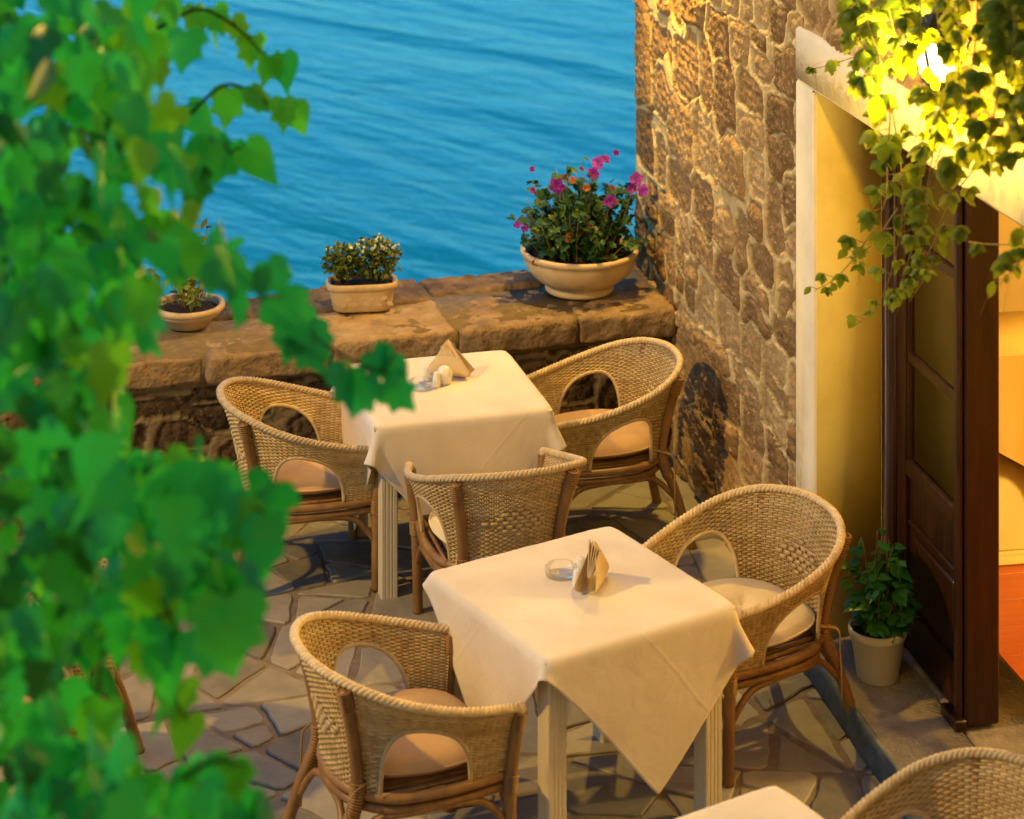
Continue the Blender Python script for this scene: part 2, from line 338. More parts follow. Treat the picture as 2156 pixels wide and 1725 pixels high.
# ---------------------------------------------------------------- terrace floor: crazy paving
PD = Vector((.954, .30, 0)).normalized(); PN = Vector((PD.y, -PD.x, 0))         # parapet direction and outward (terrace side)
PF = Vector((.72, 10.43, 0))                                                    # parapet front line passes here
def clip(poly, px, py, nx, ny):
    out = []
    for i in range(len(poly)):
        a, b = poly[i], poly[(i + 1) % len(poly)]
        da = (a[0] - px) * nx + (a[1] - py) * ny; db = (b[0] - px) * nx + (b[1] - py) * ny
        if da <= 0: out.append(a)
        if (da < 0 < db) or (db < 0 < da):
            k = da / (da - db); out.append((a[0] + (b[0] - a[0]) * k, a[1] + (b[1] - a[1]) * k))
    return out
def paving():
    rnd = random.Random(11); top = MB()
    def area(p): return abs(sum(p[i][0] * p[(i + 1) % len(p)][1] - p[(i + 1) % len(p)][0] * p[i][1] for i in range(len(p)))) / 2
    stack = [[(-4.2, 4.2), (2.6, 4.2), (2.6, 11.2), (-4.2, 11.2)]]; stones = []
    while stack:
        p = stack.pop(); A = area(p)
        cx = sum(q[0] for q in p) / len(p); cy = sum(q[1] for q in p) / len(p)
        if A < rnd.choice((.045, .07, .10, .13, .16)) + .01: stones.append(p); continue
        sxx = sum((q[0] - cx) ** 2 for q in p); syy = sum((q[1] - cy) ** 2 for q in p); sxy = sum((q[0] - cx) * (q[1] - cy) for q in p)
        th = .5 * math.atan2(2 * sxy, sxx - syy) + rnd.gauss(0, .24)                # cut across the long axis, askew
        j = math.sqrt(A) * .10; ox, oy = cx + rnd.gauss(0, j), cy + rnd.gauss(0, j)
        for sg in (1, -1):
            h = clip(p, ox, oy, sg * math.cos(th), sg * math.sin(th))
            if len(h) > 2: stack.append(h)
    for poly in stones:
        cx = sum(p[0] for p in poly) / len(poly); cy = sum(p[1] for p in poly) / len(poly)
        d = Vector((cx, cy, 0)) - PF
        if d.dot(PN) < -.1 or cx > .63 + .2 * (11.12 - cy) + .25: continue
        g = rnd.uniform(.005, .012); sh = list(poly)
        for i in range(len(poly)):                                               # pull the edges in by half a joint
            a, b = poly[i], poly[(i + 1) % len(poly)]; dx, dy = b[0] - a[0], b[1] - a[1]; L = math.hypot(dx, dy)
            if L < 1e-6: continue
            nx, ny = dy / L, -dx / L
            if (cx - a[0]) * nx + (cy - a[1]) * ny > 0: nx, ny = -nx, -ny
            gg = g * rnd.uniform(.6, 1.8); sh = clip(sh, a[0] - nx * gg, a[1] - ny * gg, nx, ny)
            if len(sh) < 3: break
        if len(sh) < 3 or area(sh) < .004: continue
        ch = []                                                                  # knock off corners, roughen edges
        for i in range(len(sh)):
            a, b = sh[i], sh[(i + 1) % len(sh)]; L = math.hypot(b[0] - a[0], b[1] - a[1])
            c = min(.2, rnd.uniform(.008, .03) / max(L, .03)); nseg = max(2, int(L / .05)); bow = rnd.uniform(-.012, .012)
            for k in range(nseg + 1):
                f = c + (1 - 2 * c) * k / nseg; w = rnd.uniform(-.0045, .0045) + bow * math.sin(math.pi * f) * min(1, L / .3)
                ch.append((a[0] + (b[0] - a[0]) * f + w * (b[1] - a[1]) / max(L, .01), a[1] + (b[1] - a[1]) * f - w * (b[0] - a[0]) / max(L, .01)))
        n = len(ch); zt = rnd.uniform(-.004, .003); tx, ty = rnd.uniform(-.012, .012), rnd.uniform(-.012, .012)
        vs = [(x, y, -.02) for x, y in ch] + [(x, y, zt - .004 + (x - cx) * tx + (y - cy) * ty) for x, y in ch]
        ins = [(cx + (x - cx) * (1 - .006 / max(math.hypot(x - cx, y - cy), .03)), cy + (y - cy) * (1 - .006 / max(math.hypot(x - cx, y - cy), .03))) for x, y in ch]
        vs += [(x, y, zt + (x - cx) * tx + (y - cy) * ty) for x, y in ins]
        fs = []
        for r_ in (0, 1):
            for k in range(n):
                l = (k + 1) % n; fs.append((r_ * n + k, r_ * n + l, (r_ + 1) * n + l, (r_ + 1) * n + k))
        fs.append(tuple(2 * n + k for k in range(n)))
        top.tone = rnd.random(); top.mi = 0
        top.add(vs, fs)
    top.tone = .5; top.mi = 1                                                    # mortar bed and body of the terrace
    a = PF + PN * -.3 - PD * 6; b = PF - PN * .3 + PD * .3
    top.add([(-5.5, 2.5, -.008), (3.2, 2.5, -.008), (2.2, 8, -.008), (b.x, b.y, -.008), (a.x, a.y, -.008),
             (-5.5, 2.5, -6), (3.2, 2.5, -6), (2.2, 8, -6), (b.x, b.y, -6), (a.x, a.y, -6)],
            [(0, 1, 2, 3, 4), (0, 5, 6, 1), (3, 8, 9, 4), (4, 9, 5, 0), (1, 6, 7, 2), (2, 7, 8, 3)])
    o = top.build('terrace_floor', [M['stone_floor'], M['floor_mortar']], smooth=False)
    tag(o, kind='structure')
paving()

# ---------------------------------------------------------------- rubble height fields
def vnoise(u, v, s, seed=0):
    """cheap smooth noise, vectorised: a few rotated sines"""
    rs = np.random.RandomState(seed); out = np.zeros_like(u)
    for k in range(7):
        a = rs.uniform(0, 6.28); f = s * rs.uniform(.6, 1.9); ph = rs.uniform(0, 6.28)
        out += np.sin((u * math.cos(a) + v * math.sin(a)) * f * 6.28 + ph + 1.3 * np.sin((u * math.sin(a * 2) + v * math.cos(a * 2)) * f * 3.1 + ph * 2))
    return out / 7
def rubble(name, material, parent, u0, u1, v0, v1, res, seeds, rib, relief, skip=None, seed=1, flatten=None):
    nu, nv = int((u1 - u0) / res) + 1, int((v1 - v0) / res) + 1
    U, V = np.meshgrid(np.linspace(u0, u1, nu), np.linspace(v0, v1, nv)); U = U.ravel(); V = V.ravel()
    wf = np.clip(U / .9, .2, 1) if u0 == 0 else 1.
    wu = U + wf * (.05 * vnoise(U, V, 2.0, seed) + .022 * vnoise(U, V, 6, seed + 1)); wv = V + wf * (.05 * vnoise(U, V, 2.2, seed + 2) + .02 * vnoise(U, V, 7, seed + 3))
    S = np.array(seeds)                                                          # u, v, half-width, half-height
    F1 = np.full(U.shape, 9.); F2 = np.full(U.shape, 9.); I = np.zeros(U.shape, int)
    for k, (su, sv, hw, hh) in enumerate(S):
        sc = min(hw, hh)
        d = ((np.abs(wu - su) / hw) ** 3.6 + (np.abs(wv - sv) / hh) ** 3.6) ** (1 / 3.6) * (hw + hh) * .5
        c = d < F1
        F2 = np.where(c, F1, np.minimum(F2, d)); I = np.where(c, k, I); F1 = np.where(c, d, F1)
    e = np.minimum((F2 - F1) * .5, ((S[:, 2] + S[:, 3]) * .5)[I] * 1.34 - F1)
    rs = np.random.RandomState(seed + 9); tone = rs.rand(len(S))[I]; hgt = rs.uniform(-.4, 1, len(S))[I]
    wd = rib * np.clip(.85 + 1.5 * vnoise(U, V, 3.5, seed + 5) + .5 * vnoise(U, V, 11, seed + 15), 0, 2.2)
    m = np.clip((wd - e) / (rib * .35) + .5, 0, 1) * np.clip(wd / rib * 3, 0, 1)
    dome = np.clip((e - wd) / .032, 0, 1) ** .55
    fine = .5 * vnoise(U, V, 12, seed + 6) + .4 * np.abs(vnoise(U, V, 24, seed + 7)) + .35 * vnoise(U, V, 44, seed + 8)
    hs = -relief * .5 + dome * relief * (.5 + .6 * hgt) + fine * relief * .62 * dome
    hm = relief * .16 * np.clip(1 - (e / (wd + 1e-6)) ** 2 * .5, 0, 1) + fine * relief * .1
    h = hs * (1 - m) + hm * m
    if u0 == 0: h = h * np.clip(U / .05, 0, 1)
    vs = np.stack([U, -h, V], 1)
    idx = np.arange(nu * nv).reshape(nv, nu)
    q = np.stack([idx[:-1, :-1], idx[:-1, 1:], idx[1:, 1:], idx[1:, :-1]], -1).reshape(-1, 4)
    if skip is not None:
        cu = U[q].mean(1); cv = V[q].mean(1); q = q[~skip(cu, cv)]
    me = bpy.data.meshes.new(name); me.from_pydata(vs.tolist(), [], q.tolist()); me.materials.append(material)
    a = me.attributes.new('tone', 'FLOAT', 'POINT'); a.data.foreach_set('value', tone.astype(np.float32))
    a = me.attributes.new('mortar', 'FLOAT', 'POINT'); a.data.foreach_set('value', m.astype(np.float32))
    me.polygons.foreach_set('use_smooth', [True] * len(me.polygons)); me.update()
    return link(bpy.data.objects.new(name, me), parent)
def courses(u0, u1, v0, v1, wmin, wmax, hmin, hmax, seed, jit=.25):
    rnd = random.Random(seed); out = []; v = v0 - .05
    while v < v1 + .1:
        h = rnd.uniform(hmin, hmax); u = u0 - rnd.uniform(0, wmax)
        while u < u1 + .1:
            w = rnd.uniform(wmin, wmax)
            if rnd.random() < .36 and h > hmin * 1.25:                           # two small stones one above the other
                for q in (.27, .77):
                    out.append((u + w * .4 + rnd.uniform(-.02, .02), v + h * q, w * .4, h * .25))
                u += w * .8
            else:
                out.append((u + w / 2, v + h / 2 + rnd.uniform(-1, 1) * jit * h * .4, w / 2 * rnd.uniform(.85, 1.1), h / 2 * rnd.uniform(.8, 1.1))); u += w
        v += h
    return out

# ---------------------------------------------------------------- parapet
def rough_block(mb, a, b, res, amp, seed, bev=.03):
    """box with subdivided faces, rounded and pushed by noise"""
    a = Vector(a); b = Vector(b); c = (a + b) / 2; h = (b - a) / 2; cache = {}
    vs = []; fs = []
    def vert(p):
        k = (round(p.x, 4), round(p.y, 4), round(p.z, 4))
        if k in cache: return cache[k]
        q = p - c; inn = Vector([max(-h[i] + bev, min(h[i] - bev, q[i])) for i in range(3)])
        d = q - inn
        if d.length > 1e-6: q = inn + d.normalized() * bev
        w = c + q; nrm = (d.normalized() if d.length > 1e-6 else q.normalized())
        n1 = mnoise.fractal(Vector((w.x * 3.5 + seed, w.y * 3.5, w.z * 3.5)), 0.55, 2.1, 6)
        n2 = mnoise.noise(Vector((w.x * 16 + seed * 2, w.y * 16, w.z * 16))) + .6 * mnoise.noise(Vector((w.x * 37 + seed, w.y * 37, w.z * 37)))
        w = w + nrm * (n1 * amp + n2 * amp * .6)
        cache[k] = len(vs); vs.append(w); return cache[k]
    for ax in range(3):
        o1, o2 = [q for q in range(3) if q != ax]
        n1 = max(2, int((b[o1] - a[o1]) / res)); n2 = max(2, int((b[o2] - a[o2]) / res))
        for side in (0, 1):
            g = []
            for i in range(n1 + 1):
                r_ = []
                for j in range(n2 + 1):
                    p = Vector((0, 0, 0)); p[ax] = (a, b)[side][ax]
                    p[o1] = a[o1] + (b[o1] - a[o1]) * i / n1; p[o2] = a[o2] + (b[o2] - a[o2]) * j / n2
                    r_.append(vert(p))
                g.append(r_)
            for i in range(n1):
                for j in range(n2):
                    q = (g[i][j], g[i + 1][j], g[i + 1][j + 1], g[i][j + 1])
                    fs.append(q if (side == 1) == (ax != 1) else q[::-1])
    mb.add(vs, fs)
def parapet():
    ang = math.atan2(PD.y, PD.x)
    root = empty('stone_parapet', PF - PD * 5.2, ang)                            # local x along the wall, y away to the sea
    tag(root, 'low rubble sea wall with broad coping stones along the far side of the terrace', 'wall')
    L = 5.2 + .25; T = .70; H = .75; ct = .135
    rnd = random.Random(5); cm = MB(); x = -.3; k = 0
    while x < L:
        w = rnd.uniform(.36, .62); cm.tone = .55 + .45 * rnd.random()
        x1 = min(x + w, L + .1)
        split = rnd.uniform(.33, .45)
        dz = rnd.uniform(-.012, .012)
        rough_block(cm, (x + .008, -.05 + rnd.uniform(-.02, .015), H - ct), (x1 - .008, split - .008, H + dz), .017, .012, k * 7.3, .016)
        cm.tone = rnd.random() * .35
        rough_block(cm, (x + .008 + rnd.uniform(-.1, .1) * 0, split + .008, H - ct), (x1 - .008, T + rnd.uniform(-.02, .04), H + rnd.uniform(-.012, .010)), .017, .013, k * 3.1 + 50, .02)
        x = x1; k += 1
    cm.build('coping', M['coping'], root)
    b = MB(); b.box((-.3, -.02, H - ct - .02), (L, T - .01, H - .009)); b.build('coping_mortar', M['coping_mortar'], root)
    b = MB(); b.box((-.3, .03, -6), (L, T - .02, H - ct - .012)); b.build('wall_body', M['floor_mortar'], root, smooth=False)
    sd = courses(-.3, L, -.05, H - ct, .12, .42, .11, .22, 21, .5)
    rubble('wall_face', M['rubble_low'], root, 1.9, L, -.03, H - ct + .005, .0115, sd, .014, .042, seed=3)
    return root
parapet()

# ---------------------------------------------------------------- house with doorway
HU = math.atan2(-.981, .196)
house = empty('stone_house', (.63, 11.12, 0), HU)
tag(house, 'yellow lit rubble stone house with cream door surround, along the right side of the terrace', 'house')
SU0, SU1, OU0, OU1 = 2.58, 5.03, 2.783, 4.82
ZL, ZT = 2.22, 2.43
sd = []
rnd = random.Random(3); v = -.1; k = 0
while v < 4.4:                                                                   # quoins at the far corner
    h = rnd.uniform(.34, .52); w = (.34, .58)[k % 2] * rnd.uniform(.85, 1.1)
    sd.append((w / 2, v + h / 2, w / 2, h / 2))
    if k % 2 == 0:
        w2 = rnd.uniform(.22, .4); sd.append((w + w2 / 2, v + h / 2 + rnd.uniform(-.04, .04), w2 / 2, h / 2.2))
    v += h; k += 1
sd += courses(.62, 5.8, -.1, 4.4, .14, .52, .14, .34, 8, .5)
DOORWAY = lambda u, v: (u > SU0 + .01) & (u < SU1 - .01) & (v < ZT - .015)
rubble('wall_face', M['rubble_house'], house, 0, 2.62, -.05, 3.0, .009, sd, .0115, .036, seed=12, skip=DOORWAY)
rubble('wall_face', M['rubble_house'], house, 2.62, 5.6, -.05, 4.3, .02, sd, .0115, .036, seed=12, skip=DOORWAY)
rubble('wall_face', M['rubble_house'], house, 0, 2.62, 3.0, 4.3, .03, sd, .0115, .036, seed=12)
b = MB()
b.box((.012, .03, -6), (SU0 + .1, .5, 4.3)); b.box((SU0 + .1, .03, ZT - .05), (SU1, .5, 4.3)); b.box((.0, .0, 4.301), (6.0, .5, 10.0)); b.box((SU1, .03, -6), (6.0, .5, 4.3))  # topmost box, out of view, raises the wall to block sky light
b.build('wall_body', M['rubble_house'], house, smooth=False)
b = MB(); b.box((.02, .5, -6), (.2, 4.2, 4.3)); b.box((.2, 4.0, -6), (6.0, 4.2, 4.3)); b.box((.2, .5, 3.0), (6.0, 4.0, 3.1)); b.box((5.9, .5, -.5), (6.0, 4.0, 3.0))
b.build('inner_wall', M['house_plaster'], house, smooth=False)
b = MB(); b.box((SU0, -.022, -.02), (OU0, .26, ZL), .008); b.box((OU1, -.022, -.02), (SU1, .26, ZL), .008); b.box((SU0, -.024, ZL + .001), (SU1, .26, ZT), .01)
b.build('door_surround', M['plaster_white'], house)
b = MB(); b.box((OU0 - .01, -.006, .0), (OU0 + .004, .255, ZL - .004)); b.box((OU0 + .004, -.006, ZL - .006), (OU1, .255, ZL - .002))
b.build('door_reveal', M['plaster_ochre'], house)
b = MB(); b.box((OU0 + .005, .255, .121), (OU0 + .075, .36, ZL - .006), .006); b.box((OU0 + .075, .255, ZL - .075), (OU1, .36, ZL - .007), .006)
b.box((OU0 + .075, .275, .121), (OU0 + .088, .30, ZL - .076))
b.build('door_frame', M['dark_wood'], house)
b = MB(); b.box((SU0 + .12, -.055, .0), (OU1, .272, .119), .012); b.box((SU0 + .12, .278, .0), (OU1, .63, .117), .01)
b.build('doorstep', M['step'], house)
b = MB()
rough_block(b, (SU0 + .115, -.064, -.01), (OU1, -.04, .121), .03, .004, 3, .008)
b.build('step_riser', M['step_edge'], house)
b = MB()
for k in range(26):
    b.tone = random.random(); b.box((.2 + k * .22, .632, .05), (.2 + k * .22 + .217, 3.99, .114), .002)
b.build('wood_floor', M['red_wood'], house, smooth=False)
# door leaf (left one shut), local to house
door = MB(); DU0, DU1 = OU0 + .09, 3.55; y0, y1 = .285, .33
door.box((DU0, y0, .13), (DU0 + .085, y1, ZL - .08), .004)
door.box((DU1 - .10, y0 - .004, .13), (DU1, y1 + .075, ZL - .08), .006)
door.box((DU1 - .06, y0 - .03, .13), (DU1 - .02, y0 - .004, ZL - .08), .008)
for z in ((.131, .30), (.79, .85), (2.02, ZL - .081)): door.box((DU0 + .085, y0 + .002, z[0]), (DU1 - .10, y1 - .002, z[1]), .004)
for z in (1.24, 1.68): door.box((DU0 + .085, y0 + .008, z - .02), (DU1 - .10, y1 - .004, z + .02), .004)
door.box((DU0 + .085, y0 + .02, .30), (DU1 - .10, y1 - .01, .79))
door.box((DU0 + .13, y0 + .006, .345), (DU1 - .145, y0 + .022, .58), .008); door.box((DU0 + .11, y0 + .002, .615), (DU1 - .125, y0 + .022, .632), .004)
for z0, z1 in ((.85, 1.22), (1.26, 1.66), (1.70, 2.02)):                         # glazing beads
    door.box((DU0 + .085, y0 + .008, z0), (DU0 + .10, y0 + .03, z1)); door.box((DU1 - .115, y0 + .008, z0), (DU1 - .10, y0 + .03, z1))
door.box((DU1 - .13, y0 - .05, .119), (DU1 + .01, y0 - .006, .16), .004)
dl = door.build('door', M['dark_wood'], house, angle=40)
for z0, z1 in ((.85, 1.22), (1.26, 1.66), (1.70, 2.02)):
    b = MB(); b.box((DU0 + .10, y0 + .02, z0 + .001), (DU1 - .115, y0 + .024, z1 - .001)); b.build('pane', M['pane'], dl, smooth=False)
b = MB()                                                                         # unseen wing behind and below the viewpoint, added to block sky light
b.box((-7.5, -2.2, -6), (4.2, -1.2, 14.0)); b.box((-7.5, -1.2, -6), (4.2, 1.6, 2.6)); b.box((2.9, 1.6, -6), (4.2, 4.6, 11.0))
wing = b.build('sky_block_wing', M['house_plaster'], house, smooth=False); wing.matrix_parent_inverse = house.matrix_basis.inverted()
b = MB()                                                                         # pale curtain strips hanging behind the glazing
for k in range(3):
    x0 = DU0 + .13 + k * .15; b.add([(x0, .345, .86), (x0 + .06, .35, .86), (x0 + .06, .35, 2.06), (x0, .345, 2.06)], [(0, 1, 2, 3)])
b.build('curtain', M['curtain'], dl, smooth=False)
# counter inside
cpos = at_z(2060, 1200, .116)
ct = empty('draped_counter', (1.90, 9.0, .116), R(10))
tag(ct, 'pale wooden counter inside the doorway, hung with a yellow cloth', 'counter')
b = MB(); b.box((-.4, 0, .0), (.9, .5, .05), .004); b.box((-.38, .02, .05), (.88, .48, .84), .006); b.box((-.4, -.02, .84), (.92, .5, .87), .005)
b.build('cabinet', M['house_plaster'], ct)
b = MB()
def cc(x): return .88 - .012 if x < -.41 else max(.10, .80 - .62 * (x + .41))
xs = [-.40 + 1.3 * i / 40 for i in range(41)]
vs = []; fs = []
for j in range(13):
    for i, x in enumerate(xs):
        zb = cc(x); zz = .876 + (zb - .876) * j / 12
        vs.append((x, -.03 - .012 * math.sin(x * 21) * j / 12, zz))
for j in range(12):
    for i in range(40): fs.append((j * 41 + i, j * 41 + i + 1, (j + 1) * 41 + i + 1, (j + 1) * 41 + i))
b.add(vs, fs); b.box((-.40, -.029, .872), (.9, .5, .878))
b.build('counter_cloth', M['counter_cloth'], ct)

# ---------------------------------------------------------------- wall lantern
lp = at_wall(1974, 118, .25)
lan = empty('wall_lantern', lp, HU)
tag(lan, 'lit wall lantern with glowing glass, half hidden in the creeper over the doorway', 'lantern')
b = MB()
def frus(mb, r0, z0, r1, z1, n=4):
    vs = [(r0 * math.cos(R(45) + k * R(90)), r0 * math.sin(R(45) + k * R(90)), z0) for k in range(4)] + [(r1 * math.cos(R(45) + k * R(90)), r1 * math.sin(R(45) + k * R(90)), z1) for k in range(4)]
    mb.add(vs, [(3, 2, 1, 0), (4, 5, 6, 7)] + [(k, (k + 1) % 4, 4 + (k + 1) % 4, 4 + k) for k in range(4)])
frus(b, .115, .062, .035, .125); frus(b, .02, .125, .012, .15); frus(b, .05, -.085, .052, -.068); frus(b, .015, -.11, .045, -.085)
b.tube([(0, 0, .145), (0, 0, .19), (0, .05, .225), (0, .15, .235), (0, .24, .21)], .008)
b.box((-.04, .225, .13), (.04, .245, .27), .004)
for k in range(4):
    a = R(45) + k * R(90)
    b.tube([(.05 * math.cos(a), .05 * math.sin(a), -.07), (.105 * math.cos(a), .105 * math.sin(a), .064)], .0055, 6)
b.build('lantern_frame', M['iron'], lan, smooth=False)
b = MB()
for k in range(4):
    a0, a1 = R(45) + k * R(90), R(135) + k * R(90)
    b.add([(.049 * math.cos(a0), .049 * math.sin(a0), -.066), (.049 * math.cos(a1), .049 * math.sin(a1), -.066), (.102 * math.cos(a1), .102 * math.sin(a1), .06), (.102 * math.cos(a0), .102 * math.sin(a0), .06)], [(0, 1, 2, 3)])
b.build('lantern_glass', M['lantern_glass'], lan, smooth=False)
b = MB(); b.lathe([(.001, .0), (.012, .004), (.019, .02), (.02, .035), (.014, .05), (.012, .062)], 16); b.build('bulb', M['bulb'], lan)

# ---------------------------------------------------------------- tables
TT = .73; TA = .385
def make_table(loc, rz, label):
    t = empty('dining_table', (loc[0], loc[1], 0), rz)
    tag(t, label, 'table', 'white cloth covered tables on the terrace')
    b = MB(); b.box((-TA + .005, -TA + .005, TT - .032), (TA - .005, TA - .005, TT - .008), .004)
    b.build('tabletop', M['white_wood'], t)
    b = MB(); q = TA - .085
    for s in (-1, 1):
        b.box((-q, s * q - .012, TT - .13), (q, s * q + .012, TT - .032), .003); b.box((s * q - .012, -q + .013, TT - .13), (s * q + .012, q - .013, TT - .032), .003)
    b.build('apron', M['white_wood'], t)
    for sx in (-1, 1):
        for sy in (-1, 1):
            b = MB(); cx, cy = sx * (TA - .075), sy * (TA - .075); w = .035
            # fluted square leg: profile with three shallow grooves each face
            prof = []
            base = [(-1, -1), (1, -1), (1, 1), (-1, 1)]
            for i in range(4):
                p, r_ = base[i], base[(i + 1) % 4]; nx, ny = (r_[1] - p[1]) / 2, -(r_[0] - p[0]) / 2
                for k, d in ((.06, 0), (.24, 0), (.29, .06), (.34, 0), (.45, 0), (.50, .06), (.55, 0), (.66, 0), (.71, .06), (.76, 0), (.94, 0)):
                    prof.append((cx + w * (p[0] + (r_[0] - p[0]) * k - nx * d), cy + w * (p[1] + (r_[1] - p[1]) * k - ny * d)))
            n = len(prof); vs = [(x, y, z) for z in (0.0, TT - .033) for x, y in prof]
            b.add(vs, [(k, (k + 1) % n, n + (k + 1) % n, n + k) for k in range(n)] + [tuple(range(n))[::-1], tuple(n + k for k in range(n))])
            b.build('leg', M['white_wood'], t, smooth=False)
    return t
def sim_cloth(seed, half=.64, rot=45., NN=73, shift=(0, 0)):
    rs = np.random.RandomState(seed); sp = 2 * half / (NN - 1)
    g = (np.arange(NN) - (NN - 1) / 2) * sp; X, Y = np.meshgrid(g, g, indexing='ij')
    c, s = math.cos(R(rot)), math.sin(R(rot))
    P = np.stack([X * c - Y * s + shift[0], X * s + Y * c + shift[1], np.full_like(X, TT + .004)], -1)
    P[..., 2] += rs.randn(NN, NN) * .0015; Vv = np.zeros_like(P)
    groups = []
    def grp(a, b, L, k): groups.append((a, b, L, k))
    sl = slice
    for st in (0, 1):
        grp((sl(st, NN - 1, 2), sl(None)), (sl(st + 1, NN, 2), sl(None)), sp, 1.0)
        grp((sl(None), sl(st, NN - 1, 2)), (sl(None), sl(st + 1, NN, 2)), sp, 1.0)
    for st in (0, 1):
        grp((sl(st, NN - 1, 2), sl(0, NN - 1)), (sl(st + 1, NN, 2), sl(1, NN)), sp * 1.41421, .35)
        grp((sl(st, NN - 1, 2), sl(1, NN)), (sl(st + 1, NN, 2), sl(0, NN - 1)), sp * 1.41421, .35)
    for st in range(4):
        n = len(range(st, NN - 2, 4)); 
        grp((sl(st, NN - 2, 4), sl(None)), (sl(st + 2, NN, 4), sl(None)), sp * 2, .2)
        grp((sl(None), sl(st, NN - 2, 4)), (sl(None), sl(st + 2, NN, 4)), sp * 2, .2)
    a, th, top = TA + .004, .003, TT
    dt = .014
    for step in range(230):
        Vv[..., 2] -= 9.8 * dt
        Q = P + Vv * dt
        for it in range(12):
            for (i, j, L, k) in groups:
                A = Q[i]; B = Q[j]; m = min(A.shape[0], B.shape[0]); m2 = min(A.shape[1], B.shape[1]); A = A[:m, :m2]; B = B[:m, :m2]
                D = B - A; l = np.sqrt((D * D).sum(-1, keepdims=True)) + 1e-9
                C = D * ((l - L) / l * .5 * k)
                A += C; B -= C
            ins = (np.abs(Q[..., 0]) < a) & (np.abs(Q[..., 1]) < a) & (Q[..., 2] < top) & (Q[..., 2] > top - .5)
            pt = top - Q[..., 2]; pu = a - np.abs(Q[..., 0]); pv = a - np.abs(Q[..., 1])
            mt = ins & (pt <= pu) & (pt <= pv); mu = ins & ~mt & (pu <= pv); mv = ins & ~mt & ~mu
            Q[..., 2][mt] = top
            Q[..., 0][mu] = np.sign(Q[..., 0][mu]) * a; Q[..., 1][mv] = np.sign(Q[..., 1][mv]) * a
        fr = (np.abs(Q[..., 0]) < a - .01) & (np.abs(Q[..., 1]) < a - .01) & (Q[..., 2] <= top + .002)
        Q[..., :2][fr] = P[..., :2][fr] + (Q[..., :2][fr] - P[..., :2][fr]) * .15
        Vv = (Q - P) / dt * .965; P = Q
    return P
def cloth_obj(table, P, label):
    NN = P.shape[0]; vs = P.reshape(-1, 3).tolist()
    fs = [(i * NN + j, (i + 1) * NN + j, (i + 1) * NN + j + 1, i * NN + j + 1) for i in range(NN - 1) for j in range(NN - 1)]
    me = bpy.data.meshes.new('tablecloth'); me.from_pydata(vs, [], fs); me.materials.append(M['cloth'])
    me.polygons.foreach_set('use_smooth', [True] * len(fs))
    uv = me.uv_layers.new(name='weave'); vi = np.empty(len(me.loops), int); me.loops.foreach_get('vertex_index', vi)
    g = (np.arange(NN) / (NN - 1) - .5) * 1.25
    uv.data.foreach_set('uv', np.stack([g[vi // NN], g[vi % NN]], 1).astype(np.float32).ravel()); me.update()
    o = link(bpy.data.objects.new('tablecloth', me)); o.location = table.location; o.rotation_euler = table.rotation_euler
    sb = o.modifiers.new('subsurf', 'SUBSURF'); sb.levels = 1; sb.render_levels = 1
    so = o.modifiers.new('thick', 'SOLIDIFY'); so.thickness = .0016; so.offset = 1
    tag(o, label, 'tablecloth', 'white tablecloths on the terrace tables')
T1, T2, T3 = (-.294, 9.39), (.233, 7.455), (.625, 5.705)
A1, A2 = R(15.2), R(31.3)
t1 = make_table(T1, A1, 'white painted wooden table nearest the sea wall, set on four fluted legs')
t2 = make_table(T2, A2, 'white painted wooden table turned cornerwise in the middle of the terrace')
t3 = make_table(T3, A2, 'white painted table cut off by the bottom edge of the photo')
P1 = sim_cloth(1, .635, 45); P2 = sim_cloth(2, .60, 46.5, shift=(.05, .0))
cloth_obj(t1, P1, 'white cloth draped over the table by the sea wall')
cloth_obj(t2, P2, 'white cloth with a long hanging point, over the middle table')
cloth_obj(t3, P1.copy(), 'white cloth on the table at the bottom edge, only one corner in view')

# ---------------------------------------------------------------- wicker chairs
def catmull(pts, n):
    P = [Vector(p) for p in pts]; P = [P[0] * 2 - P[1]] + P + [P[-1] * 2 - P[-2]]; out = []
    segs = len(P) - 3
    for i in range(n + 1):
        u = i / n * segs; k = min(int(u), segs - 1); t = u - k
        a, b, c, d = P[k:k + 4]
        out.append(.5 * ((2 * b) + (c - a) * t + (2 * a - 5 * b + 4 * c - d) * t * t + (3 * b - a - 3 * c + d) * t ** 3))
    return out
def resample(pts, n):
    L = [0]
    for i in range(1, len(pts)): L.append(L[-1] + (pts[i] - pts[i - 1]).length)
    out = []; k = 0
    for i in range(n + 1):
        s = L[-1] * i / n
        while k < len(L) - 2 and L[k + 1] < s: k += 1
        f = (s - L[k]) / max(L[k + 1] - L[k], 1e-9); out.append(pts[k].lerp(pts[k + 1], min(1, f)))
    return out
half_top = [(.31, .285, .588), (.17, .322, .618), (.03, .338, .655), (-.12, .320, .702), (-.235, .245, .741), (-.305, .128, .760)]
half_bot = [(.275, .252, .375), (.15, .268, .375), (.03, .27, .372), (-.09, .252, .37), (-.175, .19, .365), (-.222, .10, .36)]
top_c = half_top + [(-.325, 0, .765)] + [(x, -y, z) for x, y, z in half_top[::-1]]
bot_c = half_bot + [(-.235, 0, .36)] + [(x, -y, z) for x, y, z in half_bot[::-1]]
NS = 400
TOPC = catmull(top_c, NS); BOTC = catmull(bot_c, NS)
